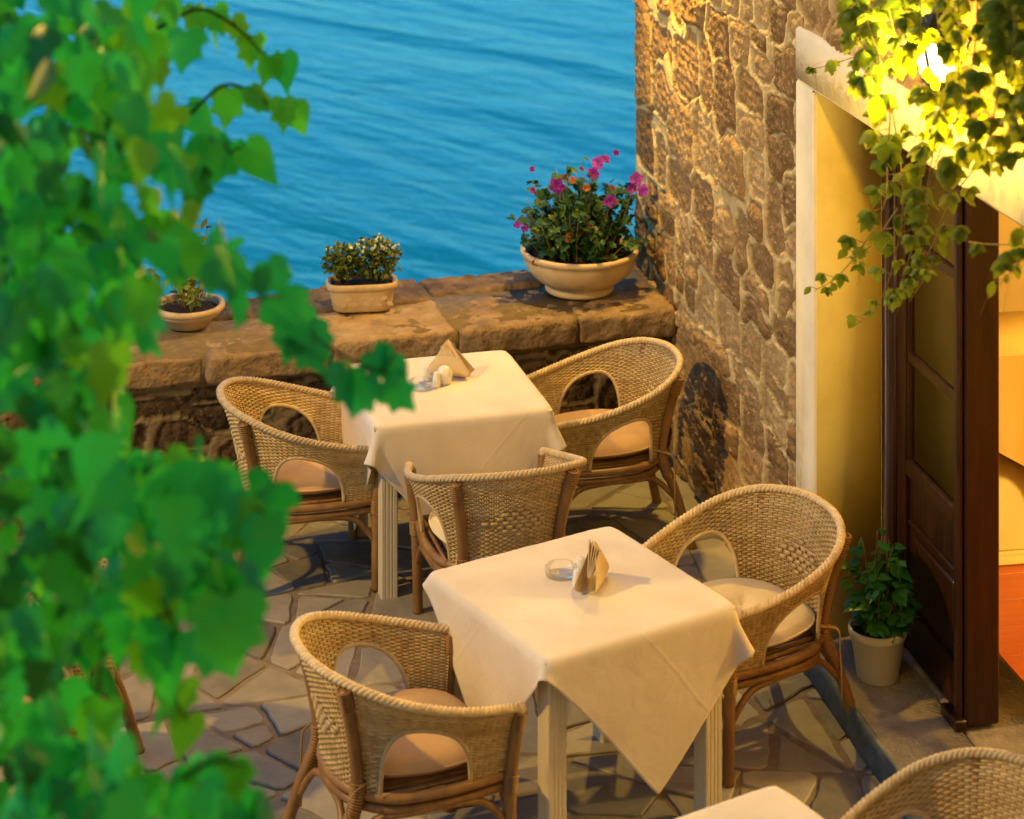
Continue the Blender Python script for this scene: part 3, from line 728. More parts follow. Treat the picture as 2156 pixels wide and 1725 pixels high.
# make both follow the top's arc-length parameter
def shell(a, v):
    """a in [-1,1] (0 = middle of the back), v in [0,1] seat to rail"""
    u = (a + 1) / 2 * NS; k = min(int(u), NS - 1); f = u - k
    t = TOPC[k].lerp(TOPC[k + 1], f); b = BOTC[k].lerp(BOTC[k + 1], f)
    p = b.lerp(t, v)
    out = Vector((t.x - b.x, t.y - b.y, 0))
    return p - out * (.22 * math.sin(math.pi * v))                                # slight hollow so it flares at the rail
def snorm(a, v):
    e = .004; p = shell(a, v); q = shell(min(1, a + e), v) - shell(max(-1, a - e), v); w = shell(a, min(1, v + .02)) - shell(a, max(0, v - .02))
    return q.cross(w).normalized()
HC, HW, HV = .62, .208, .75
def hole(a):
    d = abs(abs(a) - HC) / HW
    return HV * (1 - d ** 2.3) ** (1 / 2.3) if d < 1 else 0.
def make_chair():
    root = empty('wicker_chair')
    NSTK = 74; rows = 46
    sh = MB(); rnd = random.Random(2)
    for k in range(NSTK + 1):                                                   # upright stakes
        a = -1 + 2 * k / NSTK; v0 = hole(a); m = 9
        sh.tone = rnd.random() * .6
        sh.tube([shell(a, v0 + (1 - v0) * i / m) for i in range(m + 1)], .0030, 4, cap=False)
    for r_ in range(rows):                                                       # woven rows
        v = .015 + .965 * r_ / (rows - 1)
        run = []
        def flush():
            if len(run) > 2:
                sh.tone = .25 + rnd.random() * .75
                sh.tube([q[0] for q in run], 1, 4, flat=(.0028, .0050), up=lambda i: run[i][1], cap=False)
        for j in range(NSTK * 2 + 1):
            a = -1 + j / NSTK
            if hole(a) > v: flush(); run = []; continue
            n = snorm(a, v); s = math.cos(math.pi * (j / 2 + r_))
            if j % 2: s = 0
            run.append((shell(a, v) + n * (.0045 * s), n))
        flush()
    # plaited diamond of flat splints on the back
    for i in range(-3, 4):
        w = 3 - abs(i) * .7
        for j in range(-3, 4):
            if abs(j) > w: continue
            a0 = (j + (.5 if i % 2 else 0)) * .058; v = .50 + i * .043
            sh.tone = .7 + .3 * rnd.random()
            for sgn in (1, -1):
                pts = []; ns = []
                for q in range(4):
                    a = a0 - .022 + .044 * q / 3; n = snorm(a, v); pts.append(shell(a, v) + n * (sgn * (.0075 if 0 < q < 3 else .004))); ns.append(n)
                sh.tube(pts, 1, 4, flat=(.0022, .0115), up=lambda i_: ns[i_])
    sh.build('woven_back', M['wicker'], root)
    # rail: three strands twisted into a plait
    rl = MB(); ctr = resample(TOPC, 240); L = sum((ctr[i + 1] - ctr[i]).length for i in range(240))
    for st in range(3):
        pts = []
        for i, p in enumerate(ctr):
            t = (ctr[min(i + 1, 240)] - ctr[max(i - 1, 0)]).normalized(); up = Vector((0, 0, 1)); sd_ = t.cross(up).normalized(); up = sd_.cross(t)
            ph = i / 240 * L / .052 * 2 * math.pi + st * 2 * math.pi / 3
            pts.append(p + sd_ * math.cos(ph) * .0088 + up * (math.sin(ph) * .0068 + .004))
        rl.tone = .3 + .25 * st; rl.tube(pts, .0084, 7)
    for p in (ctr[0], ctr[-1]):
        rl.lathe([(.001, -.02), (.018, -.014), (.021, 0), (.016, .014), (.001, .019)], 10, c=p)
    rl.build('braided_rail', M['braid'], root)
    # rims of the two side openings
    for sg in (-1, 1):
        pts = []; ar = MB()
        for i in range(33):
            a = HC - HW * math.cos(math.pi * i / 32); pts.append(shell(sg * a, max(hole(a), 0.0) if 0 < i < 32 else 0))
        pts2 = [p + Vector((0, 0, .002)) for p in pts]
        ar.tone = .5; ar.tube(pts, .0085, 6)
        ar.build('opening_rim', M['braid'], root)
    # seat frame
    sf = MB(); ring = [Vector((p.x, p.y, .372)) for p in resample(BOTC, 60)]
    sf.tube(ring + [ring[0] + Vector((.02, 0, 0))], .017, 8)
    ring2 = [Vector((p.x * .985, p.y * .985, .335)) for p in resample(BOTC, 60)]
    sf.tone = .2; sf.tube(ring2, .0155, 8); sf.tube([ring[0], ring[-1]], .019, 8); sf.tube([ring2[0], ring2[-1]], .014, 8)
    for i in range(-7, 8):
        y = i * .034; sf.tube([(.27, y, .383), (-.21 + abs(y) * .3, y, .383)], .009, 5)
    sf.build('seat_frame', M['cane'], root)
    # legs
    def leg(pts, r, wraps):
        b = MB(); c = resample(catmull(pts, 40), 40); rr = []
        for i in range(41): rr.append(r * (1 + .07 * math.sin(i * 1.9) * (i % 5 == 0)))
        b.tone = .4; b.tube(c, rr, 9)
        for w0, w1 in wraps:                                                      # wound cane bindings
            b.tone = .8
            i0, i1 = int(w0 * 40), int(w1 * 40)
            for q in range(i0 * 2, i1 * 2):
                f = q / 2; k = int(f); p = c[k].lerp(c[min(k + 1, 40)], f - k); d = (c[min(k + 1, 40)] - c[max(k - 1, 0)]).normalized()
                s = d.orthogonal().normalized(); u = d.cross(s)
                b.tube([p + (s * math.cos(x * math.pi / 5) + u * math.sin(x * math.pi / 5)) * (r + .0015) for x in range(10)], .0042, 4, closed=True)
        return b.build('leg', M['cane'], root)
    for s in (1, -1):
        leg([(.308, s * .283, .575), (.295, s * .275, .47), (.285, s * .265, .36), (.285, s * .258, .18), (.285, s * .255, 0)], .021, ((.0, .1), (.36, .46)))
    for s in (1, -1):
        a = -s * .30; p1 = shell(a, .97) ; n_ = Vector((-.6, s * .5, 0)).normalized()
        m = shell(a, .5) + n_ * .022; lo = shell(a, .04) + n_ * .02
        leg([p1 + n_ * .018, m, lo, (-.255, s * .205, .24), (-.32, s * .25, 0)], .021, ((.02, .1), (.44, .62)))
    # curved braces and stretchers
    br = MB(); br.tone = .35
    for s in (1, -1):
        br.tube(catmull([(.285, s * .257, .20), (.20, s * .262, .30), (.09, s * .268, .325), (-.05, s * .262, .325), (-.16, s * .22, .30), (-.265, s * .21, .20)], 24), .0125, 7)
    br.tube(catmull([(.285, .262, .20), (.285, .18, .30), (.285, 0, .325), (.285, -.18, .30), (.285, -.262, .20)], 20), .0125, 7)
    br.tube(catmull([(-.27, .215, .18), (-.235, .13, .30), (-.23, 0, .32), (-.235, -.13, .30), (-.27, -.215, .18)], 20), .0125, 7)
    br.build('brace', M['cane'], root)
    # cushion
    cu = MB(); nr, na = 16, 40; vs = []; fs = []
    def edge(t):
        c, s = math.cos(t), math.sin(t); q = (abs(c) ** 3 + abs(s) ** 3) ** (-1 / 3)
        return (.03 + .245 * c * q, .25 * s * q * (1 - .14 * max(0, -c)))
    for sgn in (1, -1):
        for i in range(nr + 1):
            f = i / nr
            for k in range(na):
                t = 2 * math.pi * k / na; ex, ey = edge(t)
                x = .03 + (ex - .03) * f; y = ey * f
                h = .038 * (1 - f ** 5) ** .6 * (1 + .06 * math.sin(3 * t + 1))
                if sgn > 0: h += .012 * (1 - f ** 2) - .030 * math.exp(-(f / .14) ** 2) - .004 * math.cos(5 * t) * f * (1 - f) * 2
                vs.append((x, y, .434 + sgn * h))
    for o_ in (0, 1):
        b0 = o_ * (nr + 1) * na
        for i in range(nr):
            for k in range(na):
                l = (k + 1) % na; q = (b0 + i * na + k, b0 + (i + 1) * na + k, b0 + (i + 1) * na + l, b0 + i * na + l)
                fs.append(q if o_ == 0 else q[::-1])
    cu.add(vs, fs); cu.tube([(edge(2 * math.pi * k / na)[0], edge(2 * math.pi * k / na)[1], .434) for k in range(na)], .004, 5, closed=True)
    cu.lathe([(.001, .0065), (.008, .005), (.012, 0), (.011, -.004)], 12, c=(.03, 0, .452))
    co = cu.build('seat_cushion', M['cushion'], root)
    for s in (1, -1):
        tp = MB(); tp.tube(catmull([(-.16, s * .2, .42), (-.235, s * .225, .40), (-.25, s * .22, .33), (-.245, s * .235, .22), (-.25, s * .23, .14)], 14), 1, 4, flat=(.0012, .007))
        tp.build('tie_tape', M['cushion'], co)
    return root
chair = make_chair()
GRP = 'wicker tub chairs on the terrace'
chairs = [
    (-.905, 9.235, (.966, .26), 'wicker tub chair at the left of the table by the sea wall', 0),
    (.41, 9.63, (-.97, -.24), 'wicker tub chair in the corner where the sea wall meets the house', 0),
    (-.06, 8.646, (-.265, .964), 'wicker tub chair with its back to the viewer, between the two tables', 1),
    (-.372, 7.06, (.915, .404), 'wicker tub chair at the near left of the middle table', 0),
    (.853, 7.925, (-.845, -.533), 'wicker tub chair beside the house doorway, right of the middle table', 1),
    (1.255, 6.02, (-.845, -.533), 'wicker tub chair back cut off at the bottom right corner', 0),
    (-1.62, 7.5, (-.98, -.1), 'wicker tub chair almost wholly hidden behind the green vine', 0),
]
for i, (x, y, d, lab, pale) in enumerate(chairs):
    c = chair if i == 0 else copy_tree(chair)
    c.location = (x, y, 0); c.rotation_euler = (0, 0, math.atan2(d[1], d[0])); tag(c, lab, 'chair', GRP)
    if pale:
        for ch in [o for o in bpy.data.objects if o.parent == c and o.name.startswith('seat_cushion')]:
            ch.data = ch.data.copy(); ch.data.materials[0] = M['cushion_pale']

# ---------------------------------------------------------------- things on the tables
ZC = TT + .0022
def ashtray(loc, label):
    t = MB(); r, h = .056, .032
    prof = [(.001, 0), (r * .93, 0), (r, .004), (r * 1.02, h - .003), (r * .99, h), (r * .88, h), (r * .83, h - .004), (r * .74, .009), (.001, .007)]
    n = 48; vs = []
    for (rr, z) in prof:
        for k in range(n):
            a = 2 * math.pi * k / n; zz = z
            if z > h * .7 and min(abs((a - q + math.pi) % (2 * math.pi) - math.pi) for q in (.6, 2.7, 4.8)) < .11: zz = z - .008
            vs.append((rr * math.cos(a), rr * math.sin(a), zz))
    fs = [(i * n + k, i * n + (k + 1) % n, (i + 1) * n + (k + 1) % n, (i + 1) * n + k) for i in range(len(prof) - 1) for k in range(n)]
    t.add(vs, fs); o = t.build('ashtray', M['clear_glass']); o.location = (loc.x, loc.y, ZC); tag(o, label, 'ashtray', 'glass ashtrays'); return o
M['clear_glass'] = glass('clear_glass', (.975, .985, .99), .03, .5)
def shaker(loc, label, h=.062, r=.0165):
    root = empty('shaker', (loc.x, loc.y, ZC)); tag(root, label, 'shaker', 'white ceramic shakers')
    b = MB(); b.lathe([(.001, 0), (r * .95, 0), (r * 1.08, .004), (r * 1.05, h * .3), (r * .86, h * .7), (r * .80, h * .85), (r * .6, h * .96), (r * .25, h), (.0005, h)], 20)
    b.build('body', M['ceramic'], root)
    b = MB()
    for k in range(3): b.lathe([(.0005, .0004), (.0016, .0002), (.0016, -.001)], 6, c=(.005 * math.cos(k * 2.1), .005 * math.sin(k * 2.1), h - .0004))
    b.build('holes', M['iron'], root)
def napkins(loc, d, label, w=.11, H=.15, bulge=.024):
    a = math.atan2(d[1], d[0]); nm = MB(); prof = []
    for k in range(25):                                                          # looped cross-section: up one side, round the bottom, up the other
        t = -1 + 2 * k / 24; z = H * abs(t) ** 1.35 + .002
        prof.append((math.copysign(1, t) * bulge * math.sin(math.pi * min(1, abs(t)) ** .55) + .003 * t, z))
    m = 13
    vs = []
    for (y, z) in prof:
        hw = max(.004, w * (1 - z / (H * 1.04)) * min(1, .55 + z / .05))
        for i in range(m): x = (i / (m - 1) * 2 - 1) * hw; vs.append((x, y + .12 * x * x / w * (1 if y > 0 else .4), z))
    nm.tone = .7; nm.add(vs, [(j * m + i, j * m + i + 1, (j + 1) * m + i + 1, (j + 1) * m + i) for j in range(24) for i in range(m - 1)])
    for k in range(5):                                                           # inner sheets whose corners fan out at the top
        y0 = (k - 2) * .004; sp = (k - 3.2) * .010; nm.tone = .15 * k; vs = []
        for sd_ in (-.0008, .0008):
            for (x, z) in ((-w * .55, H * .35), (-w * .2 - .004 * k, H * .78), (sp * .6 - .012, H * (.93 + .035 * k)), (.012, H * .8), (w * .5, H * .34)):
                vs.append((x, y0 * .5 + sd_ + sp * max(0, z - H * .5) / H * 2, z))
        nm.add(vs, [(0, 1, 2, 3, 4), (9, 8, 7, 6, 5)] + [(q, (q + 1) % 5, 5 + (q + 1) % 5, 5 + q) for q in range(5)])
    o = nm.build('napkins', M['napkin'], None, smooth=True, angle=40); o.location = (loc.x, loc.y, ZC); o.rotation_euler = (0, 0, a)
    so = o.modifiers.new('thick', 'SOLIDIFY'); so.thickness = .0015
    tag(o, label, 'napkins', 'folded napkins on the tables')
def egg(loc, label):
    root = empty('ceramic_holder', (loc.x, loc.y, ZC)); tag(root, label, 'ceramic holder')
    b = MB(); b.lathe([(.001, 0), (.020, 0), (.026, .003), (.030, .014), (.034, .030), (.034, .044), (.029, .058), (.020, .069), (.010, .074), (.0005, .0755)], 28); b.build('body', M['ceramic'], root)
    b = MB(); b.lathe([(.019, 0), (.0265, 0), (.0275, .003), (.026, .0055)], 28); b.build('foot_ring', M['ceramic'], root)
ashtray(at_z(888, 818, TT), 'round clear glass ashtray on the table by the sea wall')
shaker(at_z(898, 803, TT), 'white ceramic shaker behind the ashtray, on the table by the sea wall', .068)
shaker(at_z(919, 816, TT), 'white ceramic shaker in front of the napkin holder, on the table by the sea wall', .066)
egg(at_z(936, 808, TT), 'white egg shaped ceramic holder in front of the tent folded napkins')
napkins(at_z(946, 793, TT), (.21, -.055), 'beige napkins folded like a tent, standing on the table by the sea wall', .125, .148)
ashtray(at_z(1182, 1212, TT), 'round clear glass ashtray on the middle table')
shaker(at_z(1215, 1238, TT), 'white ceramic shaker right beside the ashtray, on the middle table', .062)
shaker(at_z(1224, 1210, TT), 'white ceramic shaker tucked behind another, on the middle table', .062)
napkins(at_z(1250, 1234, TT), (.30, 1), 'beige folded napkins seen edge on with fanned tips, standing on the middle table', .118, .15, .032)

# ---------------------------------------------------------------- foliage helpers
LOBED = [(0, 0), (.20, -.12), (.44, -.02), (.56, .20), (.40, .36), (.47, .60), (.23, .66), (0, 1.0)]
OVATE = [(0, 0), (.16, .14), (.25, .36), (.22, .60), (.11, .82), (0, 1)]
HEART = [(0, 0), (.20, -.12), (.42, .02), (.46, .26), (.33, .55), (.14, .84), (0, 1.08)]
ROUND = [(0, 0), (.26, .06), (.44, .28), (.47, .55), (.34, .82), (.14, .97), (0, 1.0)]
def leaf(mb, p, tip, nrm, size, shape, fold=.25, curl=.3, wscale=1.0):
    t = Vector(tip).normalized(); n = Vector(nrm); n = n - t * n.dot(t)
    if n.length < 1e-4: n = t.orthogonal()
    n.normalize(); s = t.cross(n)
    def P(x, y):
        z = -fold * abs(x) * (1 - .3 * y) * 1.0 - curl * y * y * .6 + fold * .12
        return Vector(p) + (s * (x * wscale) + t * y + n * z) * size
    right = [P(x, y) for x, y in shape]; left = [P(-x, y) for x, y in shape[1:-1]]
    mid = [P(0, y) for y in (.33, .66)]
    k = len(shape); vs = right + left + mid; a, b = k + k - 2, k + k - 1
    fs = []
    for i in range(k - 1):
        y = (shape[i][1] + shape[i + 1][1]) / 2; c = a if y < .5 else b
        fs.append((i, i + 1, c))
        l0 = 0 if i == 0 else k + i - 1; l1 = k - 1 if i + 1 == k - 1 else k + i
        fs.append((l1, l0, c))
    # bridge between the two midrib points
    sw = next(i for i in range(k - 1) if (shape[i][1] + shape[i + 1][1]) / 2 >= .5)
    fs.append((sw, b, a)); fs.append((k + sw - 1, a, b))
    mb.add(vs, fs)
def rv(rnd, s=1.0): return Vector((rnd.gauss(0, s), rnd.gauss(0, s), rnd.gauss(0, s)))
CAM = Vector((0, 0, CAMZ))

# ---------------------------------------------------------------- foreground vine
def fore_vine():
    rnd = random.Random(41)
    root = empty('climbing_vine', (-.85, 3.9, 1.0))
    tag(root, 'large leafy green vine hanging out of focus down the left side', 'vine')
    org = root.location; lm = MB(); st = MB()
    def put(px, py, Y, size, tipdir, tone, nb=.5):
        p = at_Y(px, py, Y); n = (CAM - p).normalized() + rv(rnd, nb) + Vector((.25, 0, .45))
        t = tipdir + rv(rnd, .28)
        lm.tone = tone; sh = LOBED if rnd.random() < .7 else HEART
        leaf(lm, p - t.normalized() * size * .5 - org, t, n, size, sh, rnd.uniform(.1, .5), rnd.uniform(-.1, .5), rnd.uniform(.75, 1.05))
    blobs = [  # px, py, rx, ry, count, Ymin, Ymax, tone
        (90, 60, 250, 150, 70, 3.5, 4.6, .6), (300, 90, 90, 120, 20, 3.8, 4.7, .75), (90, 250, 230, 150, 62, 3.4, 4.6, .55), (310, 300, 90, 130, 22, 3.7, 4.6, .68),
        (80, 460, 230, 160, 62, 3.4, 4.6, .45), (330, 450, 90, 120, 20, 3.6, 4.5, .6), (130, 640, 190, 110, 50, 3.3, 4.5, .45), (420, 545, 110, 45, 16, 3.5, 4.2, .42), (520, 585, 90, 28, 8, 3.5, 4.2, .42),
        (60, 820, 190, 160, 55, 3.3, 4.6, .45), (200, 880, 80, 100, 14, 3.5, 4.4, .6), (110, 1060, 230, 130, 58, 3.1, 4.3, .45), (380, 1060, 130, 80, 22, 3.2, 4.0, .48),
        (50, 1260, 170, 150, 44, 3.2, 4.4, .42), (230, 1220, 100, 70, 12, 3.3, 4.2, .5), (40, 1480, 150, 160, 42, 3.1, 4.3, .42), (190, 1400, 90, 80, 10, 3.3, 4.2, .6),
        (90, 1680, 210, 110, 48, 3.0, 4.2, .42), (350, 1690, 110, 60, 16, 3.1, 3.9, .45), (-200, 800, 170, 900, 130, 3.2, 4.6, .4), (60, -130, 380, 110, 50, 3.5, 4.8, .55), (100, 1860, 320, 110, 50, 3.0, 4.2, .4)]
    for px, py, rx, ry, n, y0, y1, tn in blobs:
        for _ in range(int(n * .8)):
            a = rnd.uniform(0, 6.28); q = math.sqrt(rnd.random())
            x = px + rx * q * math.cos(a); y = py + ry * q * math.sin(a)
            down = Vector((rnd.uniform(-.7, .9), rnd.uniform(-.5, .3), -1))
            tone = min(1, max(0, rnd.gauss(tn + .0 + (.10 if x > 230 else -.17), .27)))  # tone painted darker on the left as shaded gaps, brighter towards right tips
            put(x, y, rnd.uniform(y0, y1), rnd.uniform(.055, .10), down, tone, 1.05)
    for _ in range(170):                                                          # back leaf layer coloured near black as the shade deep inside
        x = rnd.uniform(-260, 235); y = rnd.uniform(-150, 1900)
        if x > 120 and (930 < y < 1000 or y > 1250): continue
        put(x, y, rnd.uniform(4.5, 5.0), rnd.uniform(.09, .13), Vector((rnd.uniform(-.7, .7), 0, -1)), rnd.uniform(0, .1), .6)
    twigs = [
        ([(330, 60), (420, 20), (500, 60), (560, 120), (610, 155)], 4.9, 9, .075, .8),
        ([(400, 240), (470, 180), (530, 195), (590, 240), (615, 265)], 4.8, 6, .085, .78),
        ([(400, 300), (460, 300), (490, 330)], 4.4, 4, .10, .7),
        ([(470, 560), (540, 610), (610, 670), (700, 735), (780, 775), (845, 790)], 3.9, 13, .088, .42),
        ([(300, 990), (400, 1015), (480, 1040), (550, 1075)], 3.5, 12, .10, .6),
        ([(380, 1110), (450, 1180), (500, 1250)], 3.4, 6, .11, .45),
        ([(290, 1180), (350, 1280), (400, 1370)], 3.6, 6, .10, .72),
        ([(300, 1380), (350, 1450), (395, 1520)], 3.7, 5, .08, .85),
        ([(380, 1640), (450, 1600), (520, 1610)], 3.4, 5, .085, .75),
        ([(420, 1650), (480, 1690), (540, 1700)], 3.3, 6, .10, .42),
        ([(250, 300), (250, 600), (230, 900), (240, 1200), (200, 1500), (210, 1750)], 3.9, 20, .09, .5)]
    for pl, Y, n, size, tn in twigs:
        pts = [at_Y(x, y, Y) for x, y in pl]; c = catmull(pts, 24)
        st.tube([p - org for p in c], [.0045 - .003 * i / 24 for i in range(25)], 5)
        for k in range(n):
            f = (k + .6) / n; p = c[int(f * 24)]; j = rv(rnd, .018)
            q = p + j; lm.tone = min(1, max(0, rnd.gauss(tn, .15)))
            d = Vector((rnd.uniform(-.5, .9), rnd.uniform(-.4, .3), -1)); nn = (CAM - q).normalized() + rv(rnd, .45) + Vector((.2, 0, .75))
            s = size * rnd.uniform(.8, 1.15)
            leaf(lm, q - org, d, nn, s, LOBED if rnd.random() < .8 else HEART, rnd.uniform(.1, .45), rnd.uniform(0, .4), rnd.uniform(.8, 1.0))
            st.tube([p - org, q - org], .0016, 4)
    for k in range(4):                                                            # main woody stems
        x = -1.5 + k * .14; Y = rnd.uniform(3.9, 4.5)
        pts = [Vector((x + rnd.uniform(-.08, .08), Y + rnd.uniform(-.1, .1), z)) - org for z in (.0, .6, 1.2, 1.8, 2.4, 3.0, 3.7)]
        st.tube(catmull(pts, 40), .008, 6)
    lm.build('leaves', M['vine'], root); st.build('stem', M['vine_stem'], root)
fore_vine()

# ---------------------------------------------------------------- creeper over the doorway
def creeper():
    rnd = random.Random(17)
    base = at_wall(2000, -60, .15)
    root = empty('hanging_creeper', base); org = base
    tag(root, 'green creeper trailing down over the doorway and the lit lantern', 'creeper')
    lm = MB(); st = MB()
    def cluster(p, size, nl, tone):
        out = (CAM - p).normalized(); side = Vector((rnd.uniform(-1, 1), rnd.uniform(-.4, .4), rnd.uniform(-.2, .4))).normalized()
        j = p + side * size * rnd.uniform(.3, 1.0); st.tube([p - org, j - org], .0012, 4)
        for k in range(nl):
            f = (k - (nl - 1) / 2) / max(1, (nl - 1) / 2) if nl > 1 else 0
            tip = Vector((f * .9 + side.x * .4, rnd.uniform(-.3, .1), -1 + abs(f) * .5)) + rv(rnd, .15)
            lm.tone = min(1, max(0, tone + rnd.uniform(-.15, .15)))
            leaf(lm, j - org, tip, out + rv(rnd, .35) + Vector((0, 0, .35)), size * (1 - .25 * abs(f)) * rnd.uniform(.85, 1.1), OVATE, rnd.uniform(.3, .9), rnd.uniform(.3, 1.3), rnd.uniform(1.0, 1.45))
    strands = [
        ([(1800, -60), (1830, 60), (1872, 200), (1868, 330), (1862, 430), (1815, 520), (1760, 585), (1715, 612)], .36, 26, .05),
        ([(1850, -60), (1885, 90), (1880, 230), (1895, 330), (1900, 450), (1880, 560), (1845, 650), (1805, 682)], .30, 26, .052),
        ([(1960, -60), (1985, 140), (1972, 270), (1955, 380), (1940, 470), (1905, 570), (1880, 650)], .32, 22, .052),
        ([(2060, -60), (2050, 120), (2010, 260), (1975, 330), (1950, 430), (1960, 480)], .34, 20, .05),
        ([(2110, -60), (2105, 150), (2080, 290), (2055, 350), (2010, 410), (1975, 480), (1960, 560), (1915, 635)], .22, 22, .048),
        ([(2140, -60), (2135, 90), (2100, 200), (2085, 300), (2090, 350)], .34, 20, .052),
        ([(2200, -60), (2160, 100), (2145, 230), (2125, 330)], .3, 18, .052),
        ([(1840, 20), (1830, 100), (1770, 130), (1735, 140), (1706, 147)], .3, 5, .035),
        ([(1790, -60), (1805, 20), (1815, 110), (1835, 200)], .4, 16, .055),
        ([(2260, -60), (2260, 200), (2245, 400), (2190, 500), (2140, 560), (2105, 600)], .3, 20, .05),
        ([(2040, 510), (2090, 515), (2156, 512), (2230, 490), (2255, 300)], .25, 3, .03),
        ([(1985, 470), (1940, 560), (1900, 620)], .28, 7, .035),
        ([(1930, -60), (1938, 40), (1932, 120), (1945, 215), (1925, 300)], .40, 15, .04), ([(2010, -60), (2022, 60), (2018, 150), (2030, 240)], .42, 13, .04),
        ([(1890, 440), (1830, 520), (1780, 545)], .33, 6, .035)]
    for pl, off, n, size in strands:
        c = catmull([at_wall(x, y, off + rnd.uniform(-.05, .05)) for x, y in pl], 50)
        st.tube([p - org for p in c], [.0028 - .0016 * i / 50 for i in range(51)], 5)
        for k in range(n):
            f = (k + .5) / n; p = c[int(f * 50)]
            cluster(p, size * 1.3 * (1.1 - .6 * f ** 3) * rnd.uniform(.8, 1.15), rnd.choice((1, 3, 3, 5)), rnd.uniform(.2, .8) * (1 - .3 * f))
        for k in range(4):                                                        # tendrils
            p = c[rnd.randrange(20, 50)]; d = rv(rnd, .03); st.tube(catmull([p - org, p + d - org, p + d * 1.6 + Vector((0, 0, -.03)) - org], 8), .0007, 3)
    for _ in range(150):                                                          # thick mass at the top
        x = rnd.uniform(1790, 2230); y = rnd.uniform(-110, 60 + 70 * rnd.random())
        if 1940 < x < 2010 and y > 88: continue
        cluster(at_wall(x, y, rnd.uniform(.12, .42)), rnd.uniform(.05, .075), rnd.choice((1, 3, 3)), rnd.uniform(.1, .8))
    for _ in range(45):                                                           # right edge
        x = rnd.uniform(2095, 2230); y = rnd.uniform(60, 330)
        cluster(at_wall(x, y, rnd.uniform(.15, .42)), rnd.uniform(.048, .068), rnd.choice((1, 3, 3)), rnd.uniform(.1, .6))
    lm.build('leaves', M['creeper'], root); st.build('stem', M['creeper_stem'], root)
creeper()

# ---------------------------------------------------------------- potted plants
def bowl(mb, r0, r1, h, foot=True):
    pr = [(.001, 0), (r0 * 1.04, 0), (r0 * 1.08, .008), (r0 * 1.07, .022), (r0 * .96, .03)] if foot else [(.001, 0), (r0, 0)]
    for i in range(1, 9):
        f = i / 8; pr.append((r0 * .96 + (r1 - .008 - r0 * .96) * math.sin(f * math.pi / 2) ** .85, .03 + (h - .06) * f ** 1.15))
    pr += [(r1, h - .028), (r1 + .006, h - .018), (r1 + .005, h - .004), (r1 - .005, h), (r1 - .018, h - .003), (r1 - .024, h - .02), (r1 - .03, h - .05)]
    mb.lathe(pr, 56)
def soil_disc(mb, r, z, rnd, sx=1, sy=1, power=2.0):
    mb.lathe([(.001, z + .02), (r * .35, z + .017), (r * .7, z + .008), (r, z)], 24, sx=sx, sy=sy, power=power)
def flower5(size, tone, rnd, mats, parent, loc, nrm, name='flower'):
    b = MB(); n = Vector(nrm).normalized(); u = n.orthogonal().normalized(); w = n.cross(u); a0 = rnd.uniform(0, 6)
    for k in range(5):
        a = a0 + k * 2 * math.pi / 5; d = (u * math.cos(a) + w * math.sin(a))
        b.tone = min(1, tone + rnd.uniform(-.2, .2))
        i0 = len(b.t); leaf(b, Vector(loc), d + n * rnd.uniform(.15, .55), n - d * .3, size * rnd.uniform(.85, 1.1), ROUND, rnd.uniform(-.5, .3), rnd.uniform(.1, .8), 1.05)
        b.t[i0] = 0; b.t[i0 + 12] = max(0, b.tone - .45)
    b.tone = 0; b.lathe([(.001, 0.004), (size * .12, .002), (size * .1, -.01)], 8, c=loc)
    return b.build(name, mats, parent)
